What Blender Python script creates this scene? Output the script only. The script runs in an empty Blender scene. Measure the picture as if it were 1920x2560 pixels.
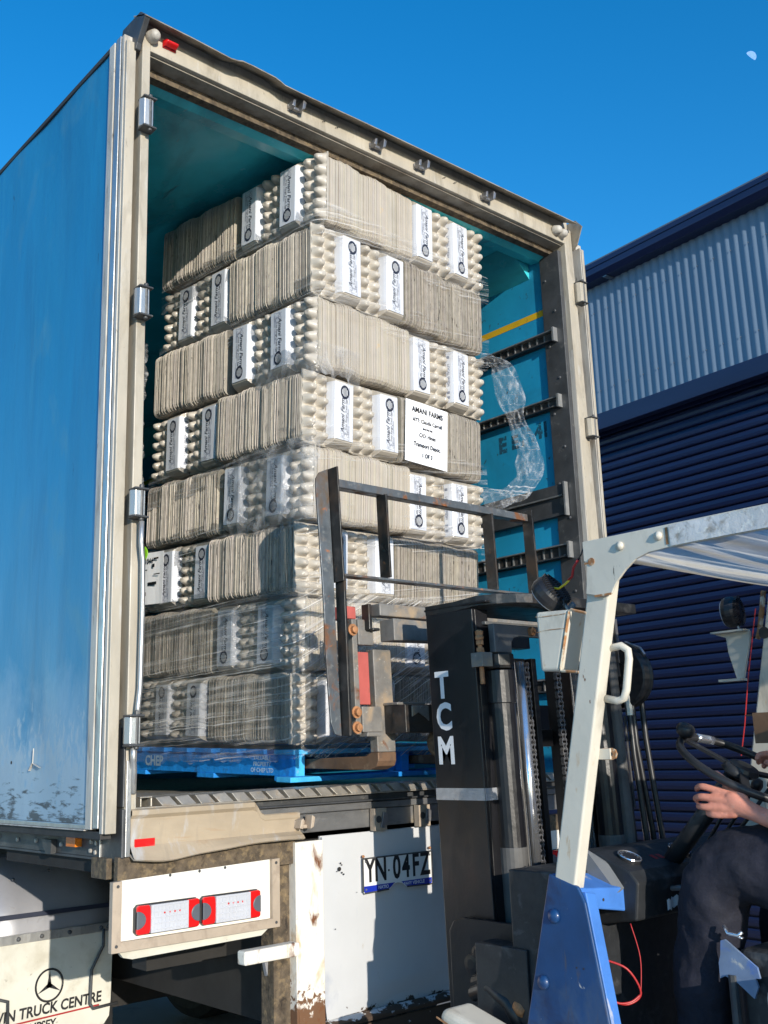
import bpy, bmesh, math, random
from mathutils import Vector, Matrix, Euler
random.seed(7)
C = bpy.context.scene.collection
R_ = math.radians
# ------------------------------------------------------------------ camera
cam_d = bpy.data.cameras.new("camera")
cam = bpy.data.objects.new("camera", cam_d); C.objects.link(cam)
cam_d.sensor_fit = 'HORIZONTAL'; cam_d.sensor_width = 36.0
cam_d.lens = 2584.31 / 1920 * 36
cam_d.clip_start = 0.05; cam_d.clip_end = 3000
right = Vector((0.750992, -0.659546, -0.031764)); up = Vector((-0.125938, -0.19029, 0.973617)); fwd = Vector((0.64819, 0.727178, 0.225968))
cam.matrix_world = Matrix(((right.x, up.x, -fwd.x, -1.5667), (right.y, up.y, -fwd.y, -2.9834), (right.z, up.z, -fwd.z, 1.5), (0, 0, 0, 1)))
bpy.context.scene.camera = cam
# ------------------------------------------------------------------ sky, sun, exposure
SUN_EL, SUN_AZ = 12.5, 15.0          # the sun stands behind the truck, this far towards -x from -y
w = bpy.data.worlds.new("World"); bpy.context.scene.world = w; w.use_nodes = True
wn = w.node_tree.nodes; bg = wn['Background']
sk = wn.new('ShaderNodeTexSky'); sk.sky_type = 'NISHITA'; sk.sun_disc = False
sk.sun_elevation = R_(SUN_EL); sk.sun_rotation = R_(180 + SUN_AZ)
sk.altitude = 300; sk.air_density = 1.0; sk.dust_density = 0.15; sk.ozone_density = 3.0
hs = wn.new('ShaderNodeHueSaturation'); hs.inputs['Saturation'].default_value = 1.32; hs.inputs['Value'].default_value = 1.18
w.node_tree.links.new(sk.outputs[0], hs.inputs['Color']); w.node_tree.links.new(hs.outputs[0], bg.inputs[0]); bg.inputs[1].default_value = 0.15
sd = Vector((-math.sin(R_(SUN_AZ)) * math.cos(R_(SUN_EL)), -math.cos(R_(SUN_AZ)) * math.cos(R_(SUN_EL)), math.sin(R_(SUN_EL))))
sl = bpy.data.lights.new("sun", 'SUN'); sl.energy = 3.4; sl.angle = R_(0.5); sl.color = (1, 0.92, 0.80)
so = bpy.data.objects.new("sun", sl); C.objects.link(so); so.rotation_euler = sd.to_track_quat('Z', 'Y').to_euler(); so.location = (0, -20, 20)
vs = bpy.context.scene.view_settings
vs.view_transform = 'Standard'; vs.look = 'None'; vs.gamma = 1; vs.exposure = 0.55; vs.use_curve_mapping = False
# ------------------------------------------------------------------ materials
def srgb(*c):
    return tuple((x / 255 / 12.92 if x / 255 <= .04045 else ((x / 255 + .055) / 1.055) ** 2.4) for x in c)
class NT:
    def __init__(s, name):
        s.m = bpy.data.materials.new(name); s.m.use_nodes = True
        s.t = s.m.node_tree; s.n = s.t.nodes; s.b = s.n['Principled BSDF']; s.out = s.n['Material Output']
        s.tc = s.n.new('ShaderNodeTexCoord').outputs['Object']
    def l(s, a, b): s.t.links.new(a, b)
    def noise(s, scale, detail=4, rough=.55, dist=0, off=0, lac=2.0):
        n = s.n.new('ShaderNodeTexNoise'); n.inputs['Detail'].default_value = detail; n.inputs['Roughness'].default_value = rough
        n.inputs['Distortion'].default_value = dist
        mp = s.n.new('ShaderNodeMapping'); s.l(s.tc, mp.inputs[0])
        sc = scale if isinstance(scale, tuple) else (scale,) * 3
        mp.inputs['Scale'].default_value = sc; mp.inputs['Location'].default_value = (off, off * 1.7, off * .6)
        n.inputs['Scale'].default_value = 1; s.l(mp.outputs[0], n.inputs['Vector']); return n.outputs['Fac']
    def rng(s, v, a, b, c=0., d=1.):
        r = s.n.new('ShaderNodeMapRange'); r.clamp = True
        s.l(v, r.inputs[0])
        for i, x in enumerate((a, b, c, d)): r.inputs[i + 1].default_value = x
        return r.outputs[0]
    def math(s, op, a, b):
        n = s.n.new('ShaderNodeMath'); n.operation = op; n.use_clamp = True
        for i, x in enumerate((a, b)):
            if isinstance(x, (int, float)): n.inputs[i].default_value = x
            else: s.l(x, n.inputs[i])
        return n.outputs[0]
    def mix(s, f, a, b):
        n = s.n.new('ShaderNodeMix'); n.data_type = 'RGBA'
        if isinstance(f, (int, float)): n.inputs[0].default_value = f
        else: s.l(f, n.inputs[0])
        for i, x in ((6, a), (7, b)):
            if isinstance(x, tuple): n.inputs[i].default_value = (*x, 1)
            else: s.l(x, n.inputs[i])
        return n.outputs[2]
    def mixf(s, f, a, b):
        n = s.n.new('ShaderNodeMix'); n.data_type = 'FLOAT'
        s.l(f, n.inputs[0])
        for i, x in ((2, a), (3, b)):
            if isinstance(x, (int, float)): n.inputs[i].default_value = x
            else: s.l(x, n.inputs[i])
        return n.outputs[0]
    def axis(s, i):
        x = s.n.new('ShaderNodeSeparateXYZ'); s.l(s.tc, x.inputs[0]); return x.outputs[i]
def M(name, base, rough=.5, metal=0., var=.12, vs=6., layers=(), bump=None, coat=0., coat_bump=None, spec=None, tint=False):
    """layers: (colour, scale, lo, hi, roughness[, (axis, a, b)[, metal]]) - worn or stained patches with a shape of their own"""
    t = NT(name)
    if tint:
        oi = t.n.new('ShaderNodeObjectInfo')
    col = t.mix(t.rng(t.noise(vs, 5, .6, off=1.3), .3, .7), tuple(min(1, x * (1 - var)) for x in base), tuple(min(1, x * (1 + var)) for x in base))
    if tint:
        a = t.n.new('ShaderNodeAttribute'); a.attribute_name = 'tint'
        mm = t.n.new('ShaderNodeMix'); mm.data_type = 'RGBA'; mm.blend_type = 'MULTIPLY'; mm.inputs[0].default_value = 1
        t.l(col, mm.inputs[6]); t.l(a.outputs['Color'], mm.inputs[7]); col = mm.outputs[2]
        col = t.mix(t.rng(oi.outputs['Random'], 0, 1, 0, .5), col, t.mix(.5, col, tuple(x * .72 for x in base)))
    ro = t.rng(t.noise(vs * 2.3 if not isinstance(vs, tuple) else vs, 4, off=4), .3, .7, max(0, rough - .08), min(1, rough + .08)); me = metal
    for i, L in enumerate(layers):
        c, sc, lo, hi, r = L[:5]
        m = t.rng(t.noise(sc, 8, .62, .4, off=3.1 + 5.7 * i), lo, hi)
        if len(L) > 5 and L[5]:
            ax, a, b = L[5]; g = t.rng(t.axis(ax), a, b, -.35, .35)
            nn = t.n.new('ShaderNodeMath'); nn.operation = 'ADD'; t.l(t.noise(sc, 8, .62, .4, off=3.1 + 5.7 * i), nn.inputs[0]); t.l(g, nn.inputs[1])
            m = t.rng(nn.outputs[0], lo, hi)
        col = t.mix(m, col, c); ro = t.mixf(m, ro, r)
        if isinstance(me, (int, float)) and me == 0: pass
        else: me = t.mixf(m, me, L[6] if len(L) > 6 else 0.)
    t.l(col, t.b.inputs['Base Color']); t.l(ro, t.b.inputs['Roughness'])
    if isinstance(me, (int, float)): t.b.inputs['Metallic'].default_value = me
    else: t.l(me, t.b.inputs['Metallic'])
    if spec is not None: t.b.inputs['Specular IOR Level'].default_value = spec
    if bump:
        bp = t.n.new('ShaderNodeBump'); bp.inputs['Distance'].default_value = bump[1]; bp.inputs['Strength'].default_value = 1
        t.l(t.noise(bump[0], 5, .6, off=9), bp.inputs['Height']); t.l(bp.outputs[0], t.b.inputs['Normal'])
    if coat:
        t.b.inputs['Coat Weight'].default_value = coat; t.b.inputs['Coat Roughness'].default_value = .1; t.b.inputs['Coat IOR'].default_value = 1.5
        if coat_bump:
            bp = t.n.new('ShaderNodeBump'); bp.inputs['Distance'].default_value = coat_bump[1]
            t.l(t.noise(coat_bump[0], 3, .6, 1.2, off=2), bp.inputs['Height']); t.l(bp.outputs[0], t.b.inputs['Coat Normal'])
    return t.m
RUST = (.16, .062, .024); RUSTD = (.06, .028, .015); GRIME = (.06, .05, .04)
MAT = {}
def mk(k, *a, **kw): MAT[k] = M(k, *a, **kw)
mk('cream_alloy', (.43, .385, .31), .45, var=.15, vs=(9, 9, 2.5), layers=[((.27, .235, .18), (14, 14, 4), .50, .72, .6), ((.5, .48, .44), (22, 22, 3), .60, .70, .4), (GRIME, (34, 34, 9), .64, .78, .8), (RUST, (50, 50, 30), .70, .76, .8)], bump=(60, .0006))
mk('lip_metal', (.30, .27, .22), .5, var=.2, vs=10, layers=[((.13, .10, .07), (9, 9, 9), .45, .7, .7)], bump=(40, .001))
mk('bare_alloy', (.50, .50, .49), .38, .75, var=.15, vs=(20, 20, 4), layers=[((.2, .19, .17), (25, 25, 8), .55, .8, .7)], bump=(80, .0006))
mk('seal_white', (.50, .47, .42), .5, var=.14, vs=(12, 12, 3), layers=[((.24, .21, .18), (30, 30, 5), .50, .74, .7), (GRIME, (50, 50, 14), .64, .76, .8)], bump=(60, .0006))
mk('dark_gap', (.035, .033, .032), .7, var=.3)
mk('steel_dark', (.075, .078, .082), .5, .35, var=.3, vs=9, layers=[((.2, .19, .17), (18, 18, 18), .6, .8, .6), (RUSTD, (22, 22, 22), .66, .8, .8)], bump=(50, .0008))
mk('sill_paint', (.38, .305, .215), .5, var=.15, vs=(4, 8, 8), layers=[((.46, .46, .46), (9, 6, 4), .52, .66, .35), ((.30, .25, .19), (22, 14, 3), .55, .75, .6), ((.36, .22, .11), (5, 5, 40), .6, .8, .7), (RUSTD, (30, 30, 30), .7, .85, .8)], bump=(25, .0016))
mk('sill_steel', (.25, .25, .25), .35, .6, var=.3, vs=(5, 5, 14), layers=[((.3, .24, .15), (7, 7, 7), .55, .75, .6), (GRIME, (12, 12, 30), .55, .8, .8)], bump=(30, .001))
mk('door_blue', (.020, .215, .42), .36, var=.08, vs=(.4, 5, 1.1), layers=[((.02, .15, .30), (1, 7, .9), .52, .85, .4), ((.05, .29, .47), (1, 14, .5), .60, .85, .34), ((.09, .27, .38), (2, 3, 2), .56, .8, .5), ((.28, .36, .38), (3, 12, 6), .715, .76, .6), ((.02, .05, .09), (2, 40, 9), .69, .73, .6), ((.36, .50, .62), (1, 3.2, 2.4), .44, 1.0, .45, (2, 2.0, 1.40)), ((.30, .42, .52), (2, 34, 16), .60, .74, .45, (2, 2.0, 1.4)), ((.09, .11, .12), (2, 10, 46), .66, .76, .7, (2, 1.8, 1.2)), ((.05, .06, .07), (2, 26, 8), .72, .76, .7)], bump=((1, 5, 2.2), .006))
mk('teal_paint', (.06, .58, .66), .2, var=.16, vs=2.5, layers=[((.02, .22, .27), (3, 1.2, 3), .50, .72, .35), ((.03, .10, .12), (14, 3, 9), .64, .72, .6), (GRIME, (7, 4, 5), .68, .76, .7)], bump=(9, .0015))
mk('wall_blue', (.018, .31, .54), .38, var=.1, vs=3, layers=[((.03, .08, .11), (6, 26, 20), .64, .68, .7), ((.02, .2, .33), (3, 3, 3), .5, .8, .4)], bump=(14, .001))
mk('yellow_stripe', (.72, .44, .02), .5, var=.1, layers=[((.2, .13, .03), (30, 30, 30), .62, .72, .7)])
mk('tread_alloy', (.44, .40, .34), .42, .55, var=.2, vs=25, layers=[((.22, .14, .07), 22., .56, .72, .8), (GRIME, 14., .6, .8, .8)], bump=(60, .0008))
mk('rusty_grime', (.10, .075, .05), .85, var=.5, vs=30, layers=[((.22, .16, .09), 45., .5, .68, .9), ((.03, .022, .016), 20., .55, .7, .9)], bump=(70, .004))
mk('lamp_panel_white', (.80, .77, .70), .45, var=.05, vs=5, layers=[((.42, .36, .27), (10, 10, 10), .66, .8, .6), (RUST, 26., .72, .8, .8)], bump=(30, .0005))
mk('bracket_tan', (.42, .34, .26), .6, var=.15, vs=8, layers=[((.26, .2, .15), 14., .5, .75, .7)], bump=(50, .0006))
mk('post_rusty', (.80, .76, .68), .5, var=.06, vs=5, layers=[((.55, .40, .24), (12, 12, 5), .56, .68, .7), (RUST, (14, 14, 5), .57, .66, .85), (RUST, (12, 12, 6), .56, .66, .85, (2, .80, .60)), ((.16, .08, .04), 40., .68, .74, .9, (2, 1.0, .62))], bump=(40, .0016))
mk('panel_white', (.55, .56, .57), .42, var=.05, vs=3, layers=[((.46, .48, .52), (5, 5, 3), .62, .70, .5), ((.38, .32, .24), (16, 16, 7), .68, .78, .6), ((.07, .045, .03), (22, 22, 30), .66, .70, .85, (2, .70, .60))], bump=(12, .001))
mk('flap_cream', (.60, .58, .50), .6, var=.08, vs=5, layers=[((.40, .36, .27), (5, 5, 5), .5, .75, .7), ((.25, .22, .17), 60., .66, .75, .8)], bump=(40, .0006))
mk('guard_grey', (.34, .34, .36), .4, .3, var=.12, vs=4, layers=[((.18, .17, .16), 16., .6, .78, .6)], bump=(30, .0006))
mk('tyre_rubber', (.018, .018, .018), .8, var=.25, vs=20, bump=(40, .001))
mk('plate_white', (.78, .78, .76), .35, var=.03)
mk('plate_blue', (.01, .03, .38), .35, var=.05)
mk('ink_black', (.012, .012, .014), .5, var=.1)
mk('ink_navy', (.02, .025, .045), .45, var=.1)
mk('ink_grey', (.22, .24, .30), .6, var=.1)
mk('ink_red', (.35, .02, .02), .5, var=.1)
mk('stencil', (.012, .07, .12), .6, var=.2, layers=[((.012, .30, .48), 70., .56, .62, .4)])
mk('letter_white', (.74, .75, .76), .5, var=.04, layers=[((.3, .3, .3), 60., .68, .76, .6)])
mk('lens_red', (.62, .012, .012), .15, var=.08, coat=.5)
mk('lens_clear', (.52, .53, .57), .18, var=.08, bump=((160, 160, 260), .0012), coat=.6)
mk('lens_amber', (.75, .20, .01), .2, var=.1, bump=(140, .0006), coat=.5)
mk('plastic_black', (.02, .02, .022), .38, var=.2, vs=12)
mk('plastic_grey', (.10, .11, .13), .4, var=.1)
mk('pallet_blue', (.008, .24, .72), .6, var=.2, vs=(4, 30, 30), layers=[((.02, .10, .28), (3, 24, 24), .56, .75, .7), ((.24, .36, .5), (10, 60, 60), .70, .76, .7), ((.25, .17, .10), 20., .73, .79, .8)], bump=((8, 60, 60), .002))
mk('pallet_light', (.05, .42, .80), .6, var=.2, vs=20, layers=[((.3, .35, .38), 30., .62, .72, .7)], bump=(50, .002))
mk('stencil_pale', (.42, .62, .82), .6, var=.15, layers=[((.008, .2, .6), 60., .60, .68, .6)])
CB = (.49, .445, .38)
mk('carton_plain', CB, .62, var=.08, vs=12, tint=True, coat=.6, coat_bump=((9, 16, 30), .006), layers=[((.62, .42, .18), (3, 3, 9), .70, .78, .6)])
mk('carton_edge', (.44, .40, .345), .62, var=.2, vs=(40, 40, 25), tint=True, layers=[((.08, .07, .06), (40, 130, 16), .60, .67, .6), ((.22, .13, .20), (30, 150, 60), .66, .72, .6), ((.15, .22, .10), (50, 130, 60), .67, .73, .6)])
mk('carton_core', (.06, .05, .042), .9, var=.2)
mk('carton_end', CB, .58, var=.08, vs=14, coat=.4, coat_bump=((14, 30, 14), .008))
mk('label_paper', (.64, .66, .71), .4, var=.03, vs=8, coat=.45, coat_bump=((14, 30, 14), .008))
mk('paper', (.86, .86, .88), .6, var=.02, bump=(10, .002))
mk('bg_black', (.02, .021, .022), .34, .2, var=.25, vs=8, layers=[((.07, .068, .065), 12., .52, .72, .6), ((.05, .032, .02), 7., .52, .66, .7), ((.13, .065, .03), 25., .64, .74, .8)], bump=(60, .0006))
mk('bracket_grey', (.12, .12, .12), .45, .2, var=.2, vs=10, layers=[((.05, .045, .04), 14., .56, .72, .6), ((.2, .19, .17), 40., .66, .76, .5)], bump=(60, .0006))
mk('mast_black', (.009, .009, .011), .36, var=.3, vs=8, layers=[((.045, .042, .038), (16, 16, 2.5), .62, .80, .6), ((.16, .15, .14), (60, 60, 9), .71, .77, .5), ((.10, .07, .04), (26, 26, 8), .69, .79, .8)], bump=(60, .0005))
mk('rack_black', (.10, .115, .13), .42, .25, var=.3, vs=14, layers=[((.20, .21, .21), 34., .56, .7, .5), ((.10, .065, .04), (9, 9, 6), .50, .66, .8), (RUST, (11, 11, 11), .58, .65, .85), ((.34, .12, .04), (24, 24, 24), .65, .71, .85)], bump=(60, .0012))
mk('carriage_tan', (.20, .19, .175), .6, .2, var=.25, vs=14, layers=[((.34, .25, .16), 9., .5, .68, .75), (RUST, 16., .60, .72, .85), ((.4, .39, .36), 50., .62, .72, .5)], bump=(50, .001))
mk('fork_rust', (.17, .10, .06), .6, .2, var=.3, vs=10, layers=[((.34, .24, .15), (6, 20, 20), .56, .7, .5), ((.07, .05, .04), 18., .58, .7, .7)], bump=(40, .001))
mk('bar_red', (.45, .10, .085), .55, var=.12, vs=10, layers=[((.25, .09, .06), 18., .58, .72, .7)], bump=(40, .0005))
mk('bolt_rust', (.42, .20, .09), .6, .3, var=.3, vs=60, bump=(90, .001))
mk('chrome', (.82, .83, .86), .16, .9, var=.04)
mk('steel_grey', (.28, .28, .29), .38, .7, var=.2, vs=10, layers=[((.1, .09, .08), 20., .55, .75, .7)], bump=(50, .0005))
mk('dusty_black', (.10, .098, .095), .6, var=.3, vs=9, bump=(60, .0006))
mk('tape_silver', (.44, .45, .47), .35, .45, var=.2, vs=30, bump=((30, 30, 90), .002))
mk('guard_cream', (.64, .60, .51), .42, var=.07, vs=5, layers=[((.42, .38, .31), (9, 9, 4), .54, .72, .5), ((.5, .32, .15), (18, 18, 7), .66, .74, .7), (RUST, (26, 26, 12), .68, .715, .85), ((.05, .045, .04), (45, 45, 10), .69, .72, .7)], bump=(40, .0006))
mk('guard_rust', (.36, .17, .07), .8, var=.4, vs=40, layers=[((.62, .55, .42), 30., .5, .6, .5)], bump=(60, .001))
mk('film_roof', (.60, .60, .60), .32, var=.15, vs=(10, 4, 10), layers=[((.34, .31, .27), (6, 30, 30), .52, .66, .5), ((.78, .77, .72), (3, 45, 45), .56, .66, .25), ((.5, .33, .12), 9., .70, .78, .6)], bump=((4, 30, 30), .003), coat=.7, coat_bump=((30, 9, 30), .006))
mk('cowl_blue', (.009, .052, .165), .40, var=.25, vs=5, layers=[((.055, .095, .17), (6, 6, 3.5), .46, .66, .6), ((.012, .028, .09), (5, 5, 5), .52, .64, .35), ((.42, .42, .40), 30., .67, .74, .7), ((.05, .06, .10), (30, 30, 6), .60, .7, .6)], bump=(20, .0008), coat=.25)
mk('cowl_lit_faded', (.06, .20, .58), .5, var=.15, vs=9, layers=[((.42, .46, .54), (26, 26, 10), .58, .70, .7), ((.5, .33, .2), 20., .69, .76, .8)], bump=(30, .0006))  # lighter copy of the cowl blue: sunlit faces painted in, with faded patches
mk('dash_black', (.02, .022, .025), .5, var=.25, vs=20, layers=[((.10, .10, .10), 15., .58, .75, .7)], bump=(70, .0008))
mk('clear_plastic', (.16, .17, .18), .2, var=.1, coat=.6)
mk('wire_red', (.45, .03, .03), .4); mk('wire_yellow', (.75, .55, .03), .4)
mk('leaf_green', (.22, .52, .02), .4, var=.1)
mk('skin', (.64, .26, .18), .5, var=.14, vs=26, layers=[((.48, .16, .11), 22., .55, .72, .5), ((.62, .36, .27), 70., .6, .75, .5)], bump=((90, 90, 90), .0009))
mk('trouser_navy', (.009, .010, .020), .85, var=.25, vs=9, bump=((14, 14, 14), .006), layers=[((.016, .017, .03), 160., .5, .65, .9)])
mk('shirt_navy', (.02, .035, .08), .85, var=.2, bump=(14, .006))
mk('hair_grey', (.22, .21, .2), .7, var=.3, vs=60)
mk('boot', (.03, .022, .016), .7, var=.2)
mk('concrete', (.36, .345, .32), .85, var=.15, vs=1.5, layers=[((.17, .16, .15), 2., .56, .75, .8), ((.10, .095, .09), (7, 7, 7), .66, .76, .8)], bump=(30, .004))
mk('shed_wall', (.15, .215, .30), .42, .0, var=.06, vs=(2, 2, .7), bump=(20, .0004))
mk('shed_navy', (.016, .023, .070), .36, var=.12, vs=(3, .8, 8), bump=(30, .0003))
mk('shed_roof', (.14, .16, .2), .5, var=.1)
mk('soil_dark', (.02, .019, .018), .9, var=.3)
mk('sun_patch_pale', (.17, .23, .34), .5, var=.15, vs=20, layers=[((.06, .16, .5), 12., .55, .7, .5), ((.55, .53, .48), 20., .6, .7, .6)])  # pale blue of a sunlit patch on the body, put into the colour
def film_mat(name, clear, streak, rot, scale, colour=(.75, .76, .78), trans=.4, lines=0, gloss=True):
    t = NT(name); t.n.remove(t.b)
    mp0 = t.n.new('ShaderNodeMapping'); mp0.inputs['Rotation'].default_value = rot; t.l(t.tc, mp0.inputs[0]); t.tc = mp0.outputs[0]
    a = t.rng(t.noise(scale, 6, .6, .5, off=2), .50, .74, clear, streak)
    tr = t.n.new('ShaderNodeBsdfTransparent'); tr.inputs[0].default_value = (.98, .982, .985, 1)
    df = t.n.new('ShaderNodeBsdfTranslucent'); df.inputs[0].default_value = (*colour, 1)
    d2 = t.n.new('ShaderNodeBsdfDiffuse'); d2.inputs[0].default_value = (*colour, 1)
    gl = t.n.new('ShaderNodeBsdfGlossy'); gl.inputs['Roughness'].default_value = .12
    bp = t.n.new('ShaderNodeBump'); bp.inputs['Distance'].default_value = .007; t.l(t.noise(tuple(x * .8 for x in scale), 4, .6, 1.0, off=7), bp.inputs['Height']); t.l(bp.outputs[0], gl.inputs['Normal'])
    if lines:
        a = t.math('MAXIMUM', a, t.rng(t.noise((.8, .8, 150), 5, .6, .3, off=5), .57, .68, 0, lines))  # fine white lines stand for highlights on film creases, painted as colour
    fr = t.n.new('ShaderNodeFresnel'); fr.inputs[0].default_value = 1.25
    frm = t.math('MULTIPLY', fr.outputs[0], .55)
    m0 = t.n.new('ShaderNodeMixShader'); m0.inputs[0].default_value = trans; t.l(d2.outputs[0], m0.inputs[1]); t.l(df.outputs[0], m0.inputs[2])
    m1 = t.n.new('ShaderNodeMixShader'); t.l(a, m1.inputs[0]); t.l(tr.outputs[0], m1.inputs[1]); t.l(m0.outputs[0], m1.inputs[2])
    m2 = t.n.new('ShaderNodeMixShader'); m2.inputs[0].default_value = .02
    if gloss: t.l(frm, m2.inputs[0])
    t.l(m1.outputs[0], m2.inputs[1]); t.l(gl.outputs[0], m2.inputs[2])
    t.l(m2.outputs[0], t.out.inputs[0]); return t.m
MAT['film_base'] = film_mat('film_base', .06, .50, (0, R_(28), R_(28)), (1.3, 1.3, 60), (.92, .91, .89), .3, .9)
MAT['film_loose'] = film_mat('film_loose', .12, .60, (0, R_(20), 0), (20, 20, 12))
MAT['film_milky'] = film_mat('film_milky', .72, .97, (0, 0, R_(4)), (5, 40, 40), (.9, .88, .82), .75, 0, False)
MAT['film_tail'] = film_mat('film_tail', .10, .6, (0, 0, 0), (26, 26, 16), (.9, .91, .93), .4, .7)
MAT['film_seam'] = film_mat('film_seam', .0, .3, (0, R_(8), R_(8)), (3, 3, 60), (.9, .9, .9), .3, .55)
# ------------------------------------------------------------------ mesh builder
class MB:
    def __init__(s, T=None): s.v = []; s.f = []; s.mi = []; s.mats = []; s.T = T; s.m = 0; s.tints = None
    def mat(s, k):
        if k not in s.mats: s.mats.append(k)
        s.m = s.mats.index(k); return s
    def add(s, vs, fs):
        o = len(s.v); s.v += [tuple(x) for x in vs]; s.f += [tuple(i + o for i in f) for f in fs]; s.mi += [s.m] * len(fs); return s
    def box(s, x0, x1, y0, y1, z0, z1):
        return s.hexa([(x0, y0, z0), (x1, y0, z0), (x1, y1, z0), (x0, y1, z0), (x0, y0, z1), (x1, y0, z1), (x1, y1, z1), (x0, y1, z1)])
    def hexa(s, p):
        return s.add(p, [(0, 3, 2, 1), (4, 5, 6, 7), (0, 1, 5, 4), (1, 2, 6, 5), (2, 3, 7, 6), (3, 0, 4, 7)])
    def prism(s, poly, a, b, plane='xz'):
        """poly in plane, extruded along the third axis from a to b"""
        def P(u, v, t): return {'xz': (u, t, v), 'yz': (t, u, v), 'xy': (u, v, t)}[plane]
        n = len(poly); vs = [P(u, v, a) for u, v in poly] + [P(u, v, b) for u, v in poly]
        fs = [tuple(range(n))[::-1], tuple(range(n, 2 * n))] + [(i, (i + 1) % n, n + (i + 1) % n, n + i) for i in range(n)]
        return s.add(vs, fs)
    def bar(s, a, b, wd, th, upv=(0, 0, 1)):
        a, b = Vector(a), Vector(b); d = (b - a).normalized(); u = Vector(upv); sd_ = d.cross(u)
        if sd_.length < 1e-4: sd_ = d.cross(Vector((0, 1, 0)))
        sd_.normalize(); u = sd_.cross(d)
        q = [a + sd_ * i * wd / 2 + u * j * th / 2 for i, j in ((-1, -1), (1, -1), (1, 1), (-1, 1))] + [b + sd_ * i * wd / 2 + u * j * th / 2 for i, j in ((-1, -1), (1, -1), (1, 1), (-1, 1))]
        return s.add(q, [(0, 3, 2, 1), (4, 5, 6, 7), (0, 1, 5, 4), (1, 2, 6, 5), (2, 3, 7, 6), (3, 0, 4, 7)])
    def tube(s, pts, r, n=10, closed=False):
        pts = [Vector(p) for p in pts]; k = len(pts); rs = r if isinstance(r, (list, tuple)) else [r] * k
        vs = []; fs = []; prev = None
        for i, p in enumerate(pts):
            if closed: d = pts[(i + 1) % k] - pts[i - 1]
            else: d = pts[min(i + 1, k - 1)] - pts[max(i - 1, 0)]
            d.normalize()
            if prev is None: u = d.orthogonal().normalized()
            else: u = (prev - d * prev.dot(d)).normalized()
            prev = u; v2 = d.cross(u)
            vs += [p + (u * math.cos(2 * math.pi * j / n) + v2 * math.sin(2 * math.pi * j / n)) * rs[i] for j in range(n)]
        for i in range(k if closed else k - 1):
            a, b = i * n, ((i + 1) % k) * n
            fs += [(a + j, a + (j + 1) % n, b + (j + 1) % n, b + j) for j in range(n)]
        if not closed: fs += [tuple(range(n))[::-1], tuple(range((k - 1) * n, k * n))]
        return s.add(vs, fs)
    def cyl(s, a, b, r, n=16, r2=None): return s.tube([a, b], [r, r if r2 is None else r2], n)
    def lathe(s, prof, o, ax, n=24):
        """prof: (radius, height) along ax from o"""
        o = Vector(o); ax = Vector(ax).normalized(); u = ax.orthogonal().normalized(); v = ax.cross(u); vs = []; fs = []
        for r, h in prof: vs += [o + ax * h + (u * math.cos(2 * math.pi * j / n) + v * math.sin(2 * math.pi * j / n)) * max(r, 1e-4) for j in range(n)]
        for i in range(len(prof) - 1): fs += [(i * n + j, i * n + (j + 1) % n, (i + 1) * n + (j + 1) % n, (i + 1) * n + j) for j in range(n)]
        fs += [tuple(range(n))[::-1], tuple(range((len(prof) - 1) * n, len(prof) * n))]
        return s.add(vs, fs)
    def grid(s, fn, nu, nv):
        vs = [fn(i / nu, j / nv) for j in range(nv + 1) for i in range(nu + 1)]
        return s.add(vs, [(j * (nu + 1) + i, j * (nu + 1) + i + 1, (j + 1) * (nu + 1) + i + 1, (j + 1) * (nu + 1) + i) for j in range(nv) for i in range(nu)])
    def text(s, body, size, o, u, v, shear=0, align='CENTER', bold=0, track=1., squeeze=1.):
        vs, fs = text_geo(body, size, shear, align, bold, track); o, u, v = Vector(o), Vector(u), Vector(v)
        return s.add([o + u * a * squeeze + v * b for a, b in vs], fs)
    def cut(s): s.__dict__.setdefault('cuts', []).append((len(s.v), len(s.f))); return s
    def build_each(s, name, parent=None, **kw):
        s.cut(); out = []; v0 = f0 = 0
        for v1, f1 in s.cuts:
            if v1 == v0: continue
            q = MB(s.T); q.v = s.v[v0:v1]; q.f = [tuple(i - v0 for i in f) for f in s.f[f0:f1]]; used = sorted(set(s.mi[f0:f1])); q.mats = [s.mats[i] for i in used]; q.mi = [used.index(i) for i in s.mi[f0:f1]]
            out.append(q.build(name, parent, **kw)); v0, f0 = v1, f1
        return out
    def build(s, name, parent=None, bevel=0., smooth=False, loc=None, solid=0., seg=2, recalc=True):
        me = bpy.data.meshes.new(name)
        vs = [s.T(*p) for p in s.v] if s.T else s.v
        me.from_pydata(vs, [], s.f)
        for k in s.mats: me.materials.append(MAT[k])
        me.polygons.foreach_set('material_index', s.mi)
        if recalc:
            bm = bmesh.new(); bm.from_mesh(me); bmesh.ops.recalc_face_normals(bm, faces=bm.faces); bm.to_mesh(me); bm.free()
        if s.tints:
            at = me.color_attributes.new('tint', 'FLOAT_COLOR', 'POINT')
            at.data.foreach_set('color', [x for t_ in s.tints for x in (*t_, 1)])
        if smooth: me.polygons.foreach_set('use_smooth', [True] * len(me.polygons))
        me.update(); ob = bpy.data.objects.new(name, me); C.objects.link(ob)
        if solid: so_ = ob.modifiers.new('solid', 'SOLIDIFY'); so_.thickness = solid; so_.offset = 0
        if bevel:
            b = ob.modifiers.new('bevel', 'BEVEL'); b.width = bevel; b.segments = seg; b.limit_method = 'ANGLE'; b.angle_limit = R_(40)
        if parent is not None:
            ob.parent = parent
            ob.location = tuple(-x for x in world_of(parent)) if loc is None else loc
        return ob
def world_of(o):
    p = Vector(o.location)
    while o.parent is not None: o = o.parent; p += o.location
    return p
_tc = {}
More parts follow.
